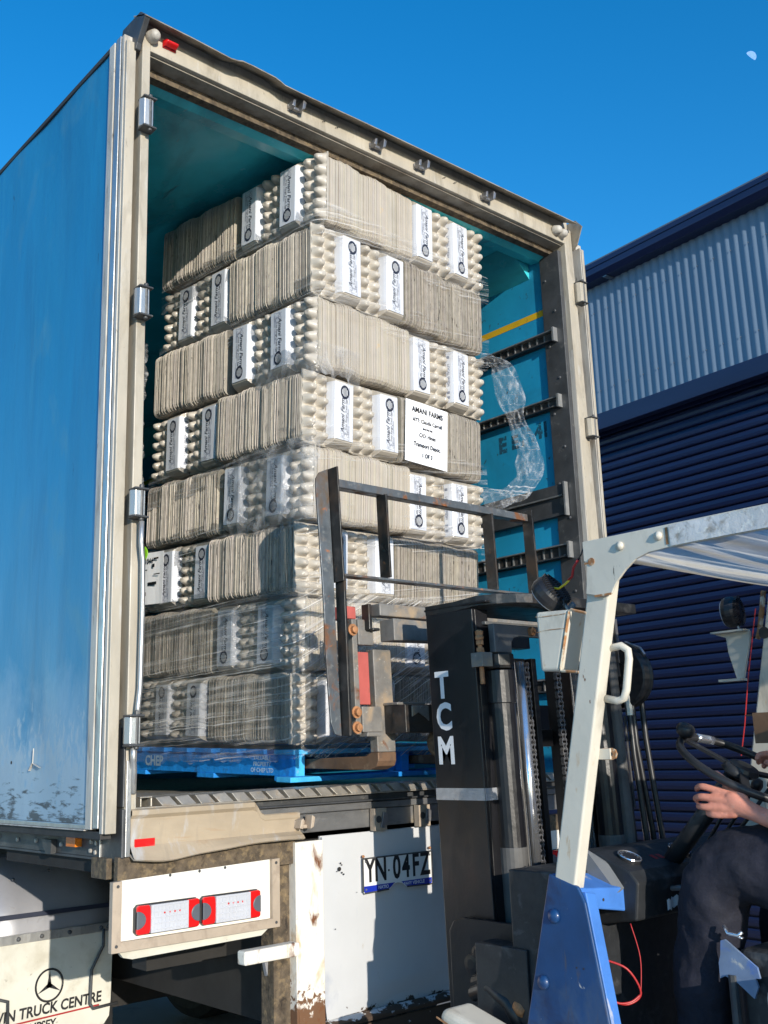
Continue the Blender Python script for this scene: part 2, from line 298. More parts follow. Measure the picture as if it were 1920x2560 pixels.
def text_geo(body, size, shear=0, align='CENTER', bold=0, track=1.):
    key = (body, size, shear, align, bold, track)
    if key not in _tc:
        cu = bpy.data.curves.new('t', 'FONT'); cu.body = body; cu.size = size; cu.shear = shear; cu.align_x = align; cu.align_y = 'CENTER'
        cu.offset = bold; cu.resolution_u = 3; cu.space_character = track; cu.fill_mode = 'FRONT'
        ob = bpy.data.objects.new('t', cu); C.objects.link(ob)
        dg = bpy.context.evaluated_depsgraph_get(); me = ob.evaluated_get(dg).to_mesh()
        _tc[key] = ([(v.co.x, v.co.y) for v in me.vertices], [tuple(p.vertices) for p in me.polygons])
        ob.evaluated_get(dg).to_mesh_clear(); bpy.data.objects.remove(ob); bpy.data.curves.remove(cu)
    return _tc[key]
def tag(o, label=None, cat=None, group=None, kind=None):
    for k, v in (('label', label), ('category', cat), ('group', group), ('kind', kind)):
        if v: o[k] = v
    return o
def thing(name, label, cat, loc=(0, 0, 0), group=None):
    o = bpy.data.objects.new(name, None); C.objects.link(o); o.location = loc; o.empty_display_size = .1
    return tag(o, label, cat, group)
def sub(ob, mb, name, **kw): return mb.build(name, ob, loc=(0, 0, 0), **kw)   # sub-part: same frame as its part
# ------------------------------------------------------------------ ground
g = MB().mat('concrete'); g.grid(lambda u, v: (-400 + 800 * u, -400 + 800 * v, 0), 8, 8)
tag(g.build('ground'), kind='structure')
# ------------------------------------------------------------------ moon (daytime half moon, a lit half shell far away)
t = NT('moon_rock'); e = t.n.new('ShaderNodeEmission'); t.l(t.mix(t.rng(t.noise(1.1, 4), .35, .65), (.17, .37, .78), (.28, .48, .86)), e.inputs[0]); e.inputs[1].default_value = 1.0
t.n.remove(t.b); t.l(e.outputs[0], t.out.inputs[0]); MAT['moon_rock'] = t.m
md = Vector((.85922, .40925, .64373)).normalized(); mc = Vector((-1.5667, -2.9834, 1.5)) + md * 900
mb = MB().mat('moon_rock')
lit = (right * .62 + up * .78).normalized(); side = md.cross(lit).normalized()
def moonpt(u, v):
    a = -math.pi / 2 + math.pi * v; b = -.18 + (math.pi / 2 + .18) * u      # from the terminator to the lit limb
    r = 4.2; ax = side * math.sin(a); ring = lit * math.sin(b) - md * math.cos(b)
    return mc + (ax + ring * math.cos(a)) * r
mb.grid(moonpt, 10, 16); tag(mb.build('moon', smooth=True), kind='structure')
# ------------------------------------------------------------------ shed beyond the truck
shed = thing('shed', 'blue corrugated steel shed with a navy roller door behind the truck and forklift', 'shed', (5.2, 2, 0))
K_ = .08
def SX(x, y, z): return (x + K_ * y, y - K_ * (x - 5.2), z)
Y0, Y1 = -9.0, 13.0
m = MB(SX).mat('shed_wall'); n = int((Y1 - Y0) / .076 * 8)
def corr(u, v):
    y = Y0 + (Y1 - Y0) * u; return (5.2 + .0052 * math.cos(2 * math.pi * y / .076), y, 4.15 + 1.30 * v)
m.grid(corr, n, 1); m.build('upper_wall', shed, smooth=True)
m = MB(SX).mat('steel_grey')
for z_ in (4.42, 5.12):
    for k_ in range(58): y_ = -3.04 + k_ * .152; m.lathe([(.006, 0), (.006, .004), (.002, .006)], (5.193, y_, z_), (-1, 0, 0), 6)
m.build('wall_screw', shed)
m = MB(SX).mat('shed_wall')
for a, b in ((Y0, -7.0), (9.0, Y1)):
    m.grid(lambda u, v: (5.2 + .0085 * math.cos(2 * math.pi * (a + (b - a) * u) / .076), a + (b - a) * u, 4.15 * v), int((b - a) / .076 * 8), 1).cut()
m.build_each('side_wall', shed, smooth=True)
m = MB(SX).mat('shed_navy')
m.prism([(5.06, 5.40), (5.06, 5.50), (5.10, 5.525), (5.35, 5.525), (5.35, 5.36), (5.10, 5.36)], Y0, Y1, 'xz'); fa = m.build('roof_fascia', shed, bevel=.004)
m = MB(SX).mat('shed_navy').box(5.053, 5.06, Y0, Y1, 5.455, 5.461); sub(fa, m, 'fascia_fold')
m = MB(SX).mat('steel_grey')
for y in (.05, 1.75, -1.7, 3.4): m.box(5.10, 5.19, y - .02, y + .02, 5.352, 5.359)
sub(fa, m, 'gutter_clip')
m = MB(SX).mat('shed_roof').hexa([(5.12, Y0, 5.528), (16, Y0, 6.4), (16, Y1, 6.4), (5.12, Y1, 5.528), (5.12, Y0, 5.55), (16, Y0, 6.43), (16, Y1, 6.43), (5.12, Y1, 5.55)]); m.build('roof', shed)
m = MB(SX).mat('shed_navy').box(5.13, 5.21, -7.02, 9.02, 4.06, 4.20); m.build('door_lintel', shed, bevel=.004)
m = MB(SX).mat('shed_navy')
prof = []; z = 0.0
P_ = .0765
while z < 4.1:
    for dz, dx in ((0, .022), (.004, .0), (.012, -.006), (.034, -.010), (.056, -.006), (.066, .0), (.070, .022)): prof.append((z + dz, dx))
    z += P_
vs_ = []
for zz_, dx in prof: vs_ += [(5.30 + dx, -7, zz_), (5.30 + dx, 9, zz_)]
m.add(vs_, [(2 * i, 2 * i + 1, 2 * i + 3, 2 * i + 2) for i in range(len(prof) - 1)])
m.build('roller_door', shed)
m = MB(SX).mat('shed_navy').box(5.2, 5.34, -7.1, -7, 0, 4.15).cut().box(5.2, 5.34, 9, 9.1, 0, 4.15); m.build_each('door_track', shed)
m = MB(SX).mat('soil_dark').box(5.4, 16, Y0, Y1, 0, 5.3); m.build('inner_block', shed)
# ------------------------------------------------------------------ truck trailer (rear frame at y = 0, body runs towards +y)
truck = thing('box_trailer', 'weathered blue box trailer with its rear doors open and a tall load inside', 'truck', (1.22, 0.0, 0))
def tb(mb, name, **kw): return mb.build(name, truck, **kw)
LEN = 11.5
# shell
m = MB().mat('door_blue').box(-.022, -.004, 1.26, LEN, 1.31, 4.03).box(2.47, 2.49, .1, LEN, 1.31, 4.03); tb(m, 'outer_side')
m = MB().mat('bare_alloy').box(-.02, 2.49, .12, LEN, 4.075, 4.10); tb(m, 'roof')
m = MB().mat('teal_paint').box(0.06, 2.385, .235, LEN, 4.045, 4.06); tb(m, 'ceiling')
m = MB().mat('teal_paint').prism([(.10, 4.03), (.10, 3.985), (.16, 3.965), (.225, 3.975), (.235, 4.05)], .05, 2.385, 'yz'); tb(m, 'ceiling_beam', bevel=.004)
m = MB().mat('teal_paint').prism([(2.385, 3.90), (2.385, 4.043), (2.23, 4.043)], .24, LEN - .1, 'xz'); tb(m, 'ceiling_cove')
m = MB().mat('wall_blue').box(2.386, 2.44, .1, LEN, 1.36, 4.045); iw = tb(m, 'inner_wall')
m = MB().mat('teal_paint').box(.036, .055, .1, LEN, 1.36, 4.04); tb(m, 'inner_wall')
m = MB().mat('teal_paint').box(.0, 2.45, LEN - .05, LEN, 1.3, 4.05); tb(m, 'front_wall')
# deck with ribbed alloy tread
m = MB().mat('tread_alloy').box(.04, 2.40, .10, LEN, 1.30, 1.352)
for i in range(33): m.box(.045 + i * .0715, .045 + i * .0715 + .046, .125, LEN - .1, 1.3525, 1.362)
tb(m, 'deck')
m = MB().mat('tread_alloy').box(.036, 2.40, .004, .099, 1.3525, 1.3575)
for i in range(34):
    x = .048 + i * .070
    if i == 0:
        m.box(x, x + .005, .0, .12, 1.358, 1.384).box(x + .036, x + .041, .0, .12, 1.358, 1.384).box(x, x + .041, .0, .12, 1.3845, 1.389)
    else:
        j = random.uniform(-.004, .004)
        m.hexa([(x + .010, .005, 1.358), (x + .062, .002, 1.358), (x + .064, .10, 1.358), (x + .002, .10, 1.358), (x - .004 + j, .022, 1.384 + j * .5), (x + .046 + j, .024, 1.385 - j * .5), (x + .052, .118, 1.388), (x - .008, .118, 1.388)])
tb(m, 'tread_ends', bevel=.0015)
# wall rails inside
def rail(z0, z1, holes=True):
    m = MB().mat('steel_dark').box(2.372, 2.3855, .085, 4.5, z0, z1)
    m.mat('bare_alloy').box(2.345, 2.372, .085, 4.5, z1 - .010, z1 - .004).mat('steel_dark').box(2.345, 2.372, .085, 4.5, z0 + .004, z0 + .010)
    m.mat('bare_alloy').box(2.338, 2.3715, .072, .083, z0 - .004, z1 + .004)
    if holes:
        m.mat('dark_gap')
        for i in range(60): m.lathe([(.0001, 0), (.017, 0), (.017, .0012), (.0001, .0012)], (2.3716, .13 + i * .05, (z0 + z1) / 2 - .001), (-1, 0, 0), 12)
        m.mat('bare_alloy')
        for i in range(60): m.bar((2.3695, .105 + i * .05, z0 + .012), (2.3695, .105 + i * .05, z1 - .012), .008, .006)
    return tb(m, 'load_rail')
rail(3.495, 3.561); rail(3.146, 3.206); rail(2.385, 2.457); rail(1.75, 1.82)
m = MB().mat('steel_dark').box(2.366, 2.3855, .085, LEN - .1, 2.597, 2.752).box(2.352, 2.366, .085, LEN - .1, 2.700, 2.752).box(2.352, 2.366, .085, LEN - .1, 2.597, 2.612)
m.mat('bare_alloy').box(2.350, 2.3655, .1, LEN - .1, 2.692, 2.699).box(2.340, 2.366, .074, .084, 2.59, 2.758)
tb(m, 'rub_rail')
m = MB().mat('yellow_stripe').box(2.3845, 2.3858, .115, 6, 3.667, 3.701); tb(m, 'yellow_stripe')
m = MB().mat('stencil')
m.text('E', .115, (2.3855, .495, 3.046), (0, -1, 0), (0, 0, 1), bold=.006, squeeze=.95); m.text('41', .105, (2.3855, .225, 3.060), (0, -1, 0), (0, 0, 1), bold=.006, squeeze=.85)
m.text('E', .1, (2.3855, .41, 3.043), (0, -1, 0), (0, 0, 1), bold=.004)
tb(m, 'stencil_number', recalc=False)
# rear frame
m = MB().mat('cream_alloy').hexa([(-.004, 0, 1.35), (.034, 0, 1.35), (.034, .1, 1.35), (-.004, .1, 1.35), (-.006, 0, 4.10), (.026, 0, 4.10), (.026, .1, 4.10), (-.006, .1, 4.10)])
tb(m, 'rear_post', bevel=.003)
m = MB().mat('cream_alloy').hexa([(2.408, 0, 1.21), (2.510, 0, 1.21), (2.510, .1, 1.21), (2.408, .1, 1.21), (2.395, 0, 4.10), (2.452, 0, 4.10), (2.452, .1, 4.10), (2.395, .1, 4.10)])
tb(m, 'rear_post', bevel=.003)
m = MB().mat('steel_dark').box(2.370, 2.398, .03, .155, 1.36, 3.98)
rp = tb(m, 'inner_post', bevel=.002)
m = MB().mat('steel_grey')
for k in range(14): m.lathe([(.007, 0), (.006, .004), (.001, .005)], (2.3695, .075 + (k % 2) * .05, 1.5 + k * .18), (-1, 0, 0), 8)
sub(rp, m, 'rivet')
m = MB().mat('seal_white').box(2.398, 2.406, .004, .03, 1.36, 3.98).mat('dark_gap').box(2.3985, 2.407, .0303, .09, 1.36, 3.99); tb(m, 'door_seal')
m = MB().mat('cream_alloy').hexa([(.026, 0, 4.016), (2.395, 0, 4.010), (2.395, .08, 4.010), (.026, .08, 4.016), (.026, .004, 4.098), (2.395, .004, 4.096), (2.395, .08, 4.096), (.026, .08, 4.098)])
hd = tb(m, 'header_beam', bevel=.003)
m = MB().mat('dark_gap')
for x in (.83, .90, 1.53, 1.60): m.lathe([(.0035, 0), (.0035, .001)], (x, -.0006, 4.063), (0, -1, 0), 8).lathe([(.0022, 0), (.0022, .001)], (x + .009, -.0006, 4.069), (0, -1, 0), 6).lathe([(.0022, 0), (.0022, .001)], (x - .009, -.0006, 4.057), (0, -1, 0), 6)
sub(hd, m, 'bolt_hole', )
m = MB().mat('rusty_grime').box(.027, 2.394, .0805, .12, 3.975, 4.03).mat('lip_metal').hexa([(.027, .02, 4.0085), (2.39, .02, 4.004), (2.39, .0995, 4.002), (.027, .0995, 4.0065), (.027, .02, 4.0145), (2.39, .02, 4.009), (2.39, .0995, 4.009), (.027, .0995, 4.0145)]); tb(m, 'header_seal')
# projecting gutter lip with its dents
lipx = [-.034, .05, .16, .25, .329, .36, .381, .43, .535, .56, .582, .66, .754, 1.0, 1.25, 1.6, 1.9, 2.2, 2.42]
lipz = [4.094, 4.093, 4.0915, 4.088, 4.084, 4.089, 4.097, 4.0985, 4.0955, 4.089, 4.081, 4.0805, 4.082, 4.087, 4.089, 4.092, 4.094, 4.097, 4.099]
m = MB().mat('lip_metal'); vs_ = []
for x, z in zip(lipx, lipz): vs_ += [(x, -.070, z), (x, -.068, z + .006), (x, .02, z + .052), (x, .02, z + .046)]
fs_ = []
for i in range(len(lipx) - 1):
    a = i * 4; b = a + 4
    fs_ += [(a + j, a + (j + 1) % 4, b + (j + 1) % 4, b + j) for j in range(4)]
m.add(vs_, fs_ + [(0, 1, 2, 3), tuple(len(vs_) - 4 + j for j in (3, 2, 1, 0))]); tb(m, 'gutter_lip')
m = MB().mat('cream_alloy').box(-.004, 2.45, .0205, .10, 4.0985, 4.152); tb(m, 'roof_cap')
m = MB().mat('steel_dark').prism([(-.069, 4.098), (-.030, 4.135), (.105, 4.137), (.113, 4.106), (.06, 4.03), (.02, 3.998), (.0, 3.998), (-.01, 4.02)], -.034, -.012, 'yz'); tb(m, 'corner_cap', bevel=.003)
m = MB().mat('lip_metal').prism([(-.069, 4.100), (-.03, 4.148), (.1, 4.148), (.1, 4.05), (-.0, 3.99), (-.03, 4.01)], 2.456, 2.462, 'yz'); tb(m, 'corner_cap')
# marker lamps on the header
def lamp_round(x, z, col):
    m = MB().mat(col).lathe([(.026, 0), (.026, .008), (.020, .034), (.012, .042), (.001, .044)], (x, 0.0, z), (0, -1, -.15), 20); return tb(m, 'marker_lamp', smooth=True)
lamp_round(.028, 4.072, 'seal_white'); lamp_round(2.318, 4.057, 'seal_white'); lamp_round(2.362, 4.052, 'seal_white')
m = MB().mat('lens_red').grid(lambda u, v: (.074 + .054 * u, -.002 - .03 * math.sin(math.pi * (.1 + .8 * v)) * (1 if .02 < u < .98 else .2), 4.057 + .026 * v), 14, 10).box(.074, .128, -.004, .0, 4.055, 4.085); tb(m, 'red_marker_lamp', smooth=True)
# cam keepers along the header
def keeper(x, z, y=0.0, s=1.0, mat='steel_dark'):
    m = MB().mat(mat).box(x - .022 * s, x + .026 * s, y - .006, y - .0003, z - .018, z + .012)
    m.prism([(x - .024 * s, z - .012), (x - .012 * s, z - .016), (x - .008 * s, z + .020), (x - .018 * s, z + .016)], y - .040, y - .006)
    m.prism([(x + .012 * s, z - .016), (x + .024 * s, z - .010), (x + .030 * s, z + .022), (x + .018 * s, z + .030)], y - .046, y - .006)
    m.box(x - .009 * s, x + .013 * s, y - .024, y - .006, z - .014, z - .002)
    return tb(m, 'door_keeper', bevel=.0025)
for x in (.668, 1.102, 1.363, 1.796): keeper(x, 4.050, 0.0, 1.25, 'steel_grey')
# doors, folded right back along the sides
def door(xo, xi, sgn):
    m = MB().mat('door_blue')
    n1, n2 = 24, 50
    def pt(u, v):
        y = .135 + 1.12 * u; z = 1.312 + 2.73 * v
        d = .003 * math.sin(5 * y + 2 * z) * math.sin(2.3 * z + y) + .002 * math.sin(11 * y - 3 * z) + .006 * math.exp(-((y - .55) / .1) ** 2 - ((z - 1.55) / .14) ** 2) - .006 * math.exp(-((y - .95) / .16) ** 2 - ((z - 1.75) / .2) ** 2)
        if u <= 0 or u >= 1: d = 0
        return (xo + sgn * d, y, z)
    m.grid(pt, n1, n2); m.box(min(xo + sgn * .010, xi), max(xo + sgn * .010, xi), .136, 1.254, 1.312, 4.04)
    d = m.build('door', truck)
    f = MB()
    X0, X1 = sorted((xo - sgn * .004, xi))
    f.mat('seal_white').box(X0 - .003, X1, .094, .134, 1.296, 4.062)
    f.mat('dark_gap').box(X0 + .004, X1, .086, .094, 1.30, 4.06)
    f.mat('bare_alloy').box(X0 - .001, X1, .052, .086, 1.30, 4.066)
    f.mat('dark_gap').box(X0 + .006, X1, .044, .052, 1.30, 4.06)
    f.mat('seal_white').box(X0 + .001, X1, .026, .044, 1.285, 4.060)
    f.mat('cream_alloy').box(X0 + .004, X1, .010, .024, 1.285, 4.03)
    f.mat('dark_gap').box(X0 - .002, X1, .134, 1.256, 4.042, 4.062)
    f.mat('bare_alloy').box(X0 - .002, X1, .134, 1.256, 1.296, 1.311).mat('seal_white').box(X0 - .006, X1 - .001, .1345, 1.256, 1.2915, 1.2955)
    f.mat('dark_gap').box(X0 + .003, X1, .04, 1.25, 1.268, 1.291)
    sub(d, f, 'door_frame', bevel=.002)
    h = MB().mat('dark_gap').lathe([(.006, 0), (.006, .0015)], (xo - sgn * .0005 - sgn * .001, .74, 1.505), (-sgn if False else (-1 if sgn > 0 else 1), 0, 0), 10)
    h.mat('seal_white').bar((xo - sgn * .0005, .557, 1.55), (xo - sgn * .0005, .56, 1.50), .0035, .001).bar((xo - sgn * .0005, .56, 1.50), (xo - sgn * .0005, .50, 1.485), .007, .001).bar((xo - sgn * .0005, .56, 1.50), (xo - sgn * .0005, .585, 1.475), .009, .001)
    sub(d, h, 'dent_scar')
    return d
door(-.062, -.026, 1); door(2.56, 2.52, -1)
m = MB().mat('seal_white').box(2.512, 2.518, -.004, .10, 1.30, 4.02).mat('bare_alloy').box(2.520, 2.528, .02, .10, 1.30, 4.02).mat('seal_white').box(2.531, 2.536, .0, .1, 1.3, 4.02).mat('dark_gap').box(2.5182, 2.531, .03, .1, 1.3, 4.01); tb(m, 'door_edge')
# hinges
def hinge(x, z0, z1, mat='bare_alloy'):
    m = MB().mat(mat); zc = (z0 + z1) / 2; h = z1 - z0
    m.prism([(x - .020, -.002), (x - .026, -.020), (x - .016, -.040), (x + .018, -.042), (x + .026, -.022), (x + .020, -.002)], z0 + .012, z1 - .012, 'xy')
    m.mat('steel_dark').box(x - .022, x + .030, -.050, -.001, z1 - .012, z1 - .005).box(x - .022, x + .030, -.050, -.001, z0 + .005, z0 + .012)
    m.cyl((x + .008, -.036, z0 - .004), (x + .008, -.036, z1 + .008), .008, 10)
    return tb(m, 'hinge', bevel=.003)
for z1, z0 in ((3.80, 3.667), (3.072, 2.953), (2.365, 2.255), (1.642, 1.535)): hinge(.002, z0, z1)
for z1, z0 in ((3.81, 3.68), (3.085, 2.97), (2.37, 2.26), (1.65, 1.54)): hinge(2.462, z0, z1, 'cream_alloy')
m = MB().mat('bare_alloy').tube([(.012, -.036, 2.25), (.013, -.034, 2.18), (.022, -.030, 2.12), (.024, -.030, 1.95), (.022, -.030, 1.72), (.014, -.034, 1.66), (.012, -.036, 1.635)], .0085, 10); tb(m, 'lock_rod', smooth=True)
m = MB().mat('bare_alloy').tube([(.006, -.026, 1.54), (.010, -.02, 1.50), (.020, -.006, 1.47), (.020, -.004, 1.40)], .010, 8); tb(m, 'rod_stub', smooth=True)
# sill and left corner
m = MB().mat('steel_dark').prism([(0, 1.212), (0, 1.355), (.13, 1.36), (.13, 1.20), (.05, 1.197)], -.012, .0, 'yz').prism([(-.002, 1.36), (.05, 1.36), (.05, 1.6), (-.002, 1.6)], -.012, -.0045, 'yz'); tb(m, 'corner_post', bevel=.003)
m = MB().mat('bare_alloy').box(-.003, .014, -.006, -.0003, 1.215, 1.50); tb(m, 'edge_strip', bevel=.002)
def sag(x): return 1.213 - .006 * math.sin(x * 9) - .010 * math.exp(-((x - .12) / .10) ** 2) + .012 * x
m = MB().mat('sill_paint'); n = 40; xs = [.0145 + (.655 - .0145) * i / n for i in range(n + 1)]
vs_ = []
for x in xs:
    b = sag(x); o = -.012 - .010 * math.sin(x * 14) ** 2
    top = 1.352 if x < .47 else 1.352 - .045 * min(1, (x - .47) / .03)
    lipy = -.012 if x < .47 else -.004
    vs_ += [(x, .0, top), (x, lipy, top - .003), (x, lipy, top - .016), (x, -.002, min(top - .02, 1.325)), (x, -.004, 1.245), (x, o - .012, b + .008), (x, o - .02, b), (x, o - .014, b - .003), (x, .004, b + .012)]
k = 9
m.add(vs_, [(i * k + j, i * k + j + 1, (i + 1) * k + j + 1, (i + 1) * k + j) for i in range(n) for j in range(k - 1)])
tb(m, 'sill_plate', solid=.003, smooth=False)
m = MB().mat('sill_steel').box(.0, 2.5, .012, .12, 1.235, 1.298).box(.0, 2.5, .006, .12, 1.300, 1.324).mat('steel_dark').box(.0, 2.5, .03, .12, 1.326, 1.351).box(.48, 2.4, -.004, .029, 1.3265, 1.333); tb(m, 'rear_sill', bevel=.003)
keeper(.655, 1.268, -.002, 1.15, 'bracket_tan')
for x0 in (.98, 1.20, 1.62, 1.84):
    m = MB().mat('bracket_tan').box(x0, x0 + .058, -.022, .0055, 1.222, 1.300).mat('dark_gap').lathe([(.013, 0), (.013, .0015)], (x0 + .018, -.0225, 1.262), (0, -1, 0), 12).mat('steel_grey').bar((x0 + .030, -.03, 1.232), (x0 + .042, -.03, 1.285), .006, .016).bar((x0 + .046, -.03, 1.24), (x0 + .050, -.03, 1.28), .004, .012)
    tb(m, 'lock_bracket', bevel=.0025)
m = MB().mat('lens_red').box(.027, .096, -.0085, -.0045, 1.227, 1.265); tb(m, 'red_reflector', bevel=.001)
# left side rail under the door
m = MB().mat('steel_dark').box(-.010, .02, .131, LEN, 1.208, 1.262).box(-.014, .02, .131, LEN, 1.2, 1.2075).box(-.0125, -.0102, .15, .19, 1.205, 1.262).mat('bare_alloy').box(-.018, -.010, .131, .137, 1.205, 1.268)
sr = tb(m, 'side_rail', bevel=.002)
m = MB().mat('seal_white')
for y, z in ((.165, 1.250), (.20, 1.253), (.17, 1.222), (.205, 1.226), (.42, 1.236), (.62, 1.24), (.78, 1.238), (.95, 1.243)): m.lathe([(.008, 0), (.007, .006), (.001, .007)], (-.0105, y, z), (-1, 0, 0), 6).cut()
m.build_each('bolt', sr, loc=(0, 0, 0))
m = MB().mat('lens_amber').box(-.034, -.0105, .272, .338, 1.235, 1.270).mat('seal_white').box(-.016, -.0104, .268, .342, 1.2335, 1.2345); tb(m, 'amber_marker_lamp', bevel=.004)
m = MB().mat('steel_dark').prism([(.46, 1.205), (.46, 1.25), (.54, 1.25), (.52, 1.225), (.50, 1.205)], -.03, -.011, 'yz'); tb(m, 'tie_bracket')
# lamp panels
def lamp_panel(x0, x1):
    m = MB().mat('lamp_panel_white').hexa([(x0 + .012, .0, .968), (x1 - .012, .0, .968), (x1 - .012, .004, .968), (x0 + .012, .004, .968), (x0 + .012, .0, 1.148), (x1 - .012, .0, 1.163), (x1 - .012, .004, 1.163), (x0 + .012, .004, 1.148)])
    p = tb(m, 'lamp_panel')
    m = MB().mat('bracket_tan').hexa([(x0, -.016, .95), (x0 + .03, -.016, .966), (x0 + .03, .004, .966), (x0, .004, .95), (x0, -.016, 1.148), (x0 + .03, -.016, 1.149), (x0 + .03, .004, 1.149), (x0, .004, 1.148)])
    m.hexa([(x0, -.0161, .9495), (x1, -.0161, .9495), (x1, .0041, .9495), (x0, .0041, .9495), (x0 + .022, -.0155, .978), (x1 - .028, -.0155, .978), (x1 - .028, .0041, .978), (x0 + .022, .0041, .978)])
    m.hexa([(x1 - .03, -.016, .966), (x1, -.016, .95), (x1, .004, .95), (x1 - .03, .004, .966), (x1 - .03, -.016, 1.164), (x1, -.016, 1.165), (x1, .004, 1.165), (x1 - .03, .004, 1.164)])
    m.mat('steel_dark')
    for x, z in ((x0 + .016, 1.135), (x1 - .015, 1.152), (x1 - .016, .965), (x0 + .015, .968)): m.lathe([(.005, 0), (.005, .002)], (x, -.0165, z), (0, -1, 0), 8)
    for x in (x0 + .20, x0 + .305, x0 + .40): m.lathe([(.005, 0), (.005, .001)], (x, -.0005, 1.145 + .02 * (x - x0)), (0, -1, 0), 8)
    sub(p, m, 'panel_frame', bevel=.001)
    m = MB().mat('flap_cream').prism([(x0 + .035, .948), (x1 - .03, .948), (x1 - .06, .928), (x0 + .08, .922), (x0 + .05, .930)], .006, .022); sub(p, m, 'lower_plate')
    for lx0, lx1 in ((x0 + .075, x0 + .297), (x0 + .303, x0 + .527)):
        zc, h = 1.032, .044; w_ = lx1 - lx0
        m = MB().mat('plastic_black').prism([(lx0 + .01, zc - h), (lx1 - .01, zc - h), (lx1, zc - h + .01), (lx1, zc + h - .01), (lx1 - .01, zc + h), (lx0 + .01, zc + h), (lx0, zc + h - .01), (lx0, zc - h + .01)], -.012, -.0005)
        lp = tb(m, 'tail_lamp', bevel=.002)
        m = MB().mat('lens_clear').box(lx0 + w_ * .22, lx1 - w_ * .20, -.026, -.0121, zc - h + .004, zc + h - .004)
        for q_ in range(5): m.box(lx0 + w_ * .24, lx1 - w_ * .22, -.0275, -.0258, zc - h + .012 + q_ * .0165, zc - h + .0155 + q_ * .0165)
        for q_ in range(9): m.box(lx0 + w_ * (.26 + .058 * q_), lx0 + w_ * (.26 + .058 * q_) + .0018, -.0278, -.0257, zc - h + .006, zc + h - .006)
        sub(lp, m, 'clear_lens', bevel=.001)
        m = MB().mat('lens_red')
        for s_, e in ((1, lx0), (-1, lx1)):
            m.cut()
            q = [(e + s_ * .003, zc - h + .006), (e + s_ * .010, zc - h + .002)] + [(e + s_ * w_ * (.20 + .03 * math.cos(a)), zc + (h - .003) * math.sin(a)) for a in (-1.5, -1, -.5, 0, .5, 1, 1.5)] + [(e + s_ * .010, zc + h - .002), (e + s_ * .003, zc + h - .006)]
            m.prism(q, -.022, -.0122)
        m.build_each('red_lens', lp, loc=(0, 0, 0), bevel=.003)
        m = MB().mat('plastic_grey')
        for s_, e in ((1, lx0), (-1, lx1)):
            m.cut()
            q = [(e + s_ * (.003 + .030 * math.cos(a)), zc + .026 * math.sin(a)) for a in [(-90 + 15 * i) * math.pi / 180 for i in range(13)]]
            m.prism(q, -.024, -.0123)
        m.build_each('mount_cap', lp, loc=(0, 0, 0), bevel=.002)
        m = MB().mat('lens_red')
        for k_ in range(4): m.lathe([(.003, 0), (.003, .0008)], (lx0 + w_ * (.42 + .08 * k_), -.0262, zc + .014), (0, -1, 0), 8)
        sub(lp, m, 'lamp_dot')
    return p
lamp_panel(-.045, .56); lamp_panel(1.88, 2.485)
m = MB().mat('rusty_grime').box(-.02, .64, .006, .03, 1.140, 1.215).cut().box(.565, .632, .0305, .10, .62, 1.1395).cut().box(-.03, .64, .06, .16, 1.15, 1.21).cut().box(1.85, 2.5, .006, .03, 1.14, 1.215); m.build_each('rusty_flange', truck)
m = MB().mat('post_rusty').box(.64, .75, -.008, .012, .45, 1.209).box(.632, .640, -.008, .10, .45, 1.209).cut().box(1.742, 1.86, -.008, .10, .45, 1.209); m.build_each('under_post', truck, bevel=.003)
m = MB().mat('post_rusty').box(.413, .631, -.028, .018, .850, .893); tb(m, 'bumper_arm', bevel=.006)
m = MB().mat('post_rusty').box(1.87, 2.1, -.028, .018, .850, .893); tb(m, 'bumper_arm', bevel=.006)
m = MB().mat('panel_white'); 
def pan(u, v):
    x = .752 + .988 * u; z = .628 + .59 * v
    return (x, -.0 + .004 * math.sin(4 * x) * math.sin(6 * z) + (.016 * max(0, (.70 - z) / .08) * math.sin(7 * x) if z < .70 else 0), z)
m.grid(pan, 40, 30); m.box(.752, 1.74, .012, .02, .62, 1.22)
pw = tb(m, 'centre_panel', smooth=False)
m = MB().mat('panel_white').hexa([(.752, -.03, .598), (1.74, -.03, .598), (1.74, .02, .60), (.752, .02, .60), (.752, -.032, .612), (1.74, -.032, .612), (1.74, -.004, .628), (.752, -.004, .628)]).box(.752, 1.74, -.02, -.012, .40, .59); sub(pw, m, 'bottom_flange', bevel=.003)
m = MB().mat('soil_dark')
for x, z, r in ((.823, 1.105, .0075), (.829, 1.124, .003), (.834, 1.118, .0025), (.812, 1.098, .002), (.834, 1.092, .003), (.842, 1.086, .003), (.80, .91, .002), (.90, 1.02, .0015)): m.lathe([(r, 0), (r, .001)], (x, -.0062, z), (0, -1, 0), 10)
m.mat('bracket_tan').tube([(1.32, -.012, 1.12), (1.313, -.014, 1.15), (1.322, -.014, 1.165), (1.330, -.014, 1.15), (1.322, -.012, 1.11)], .004, 6)
sub(pw, m, 'drill_hole')
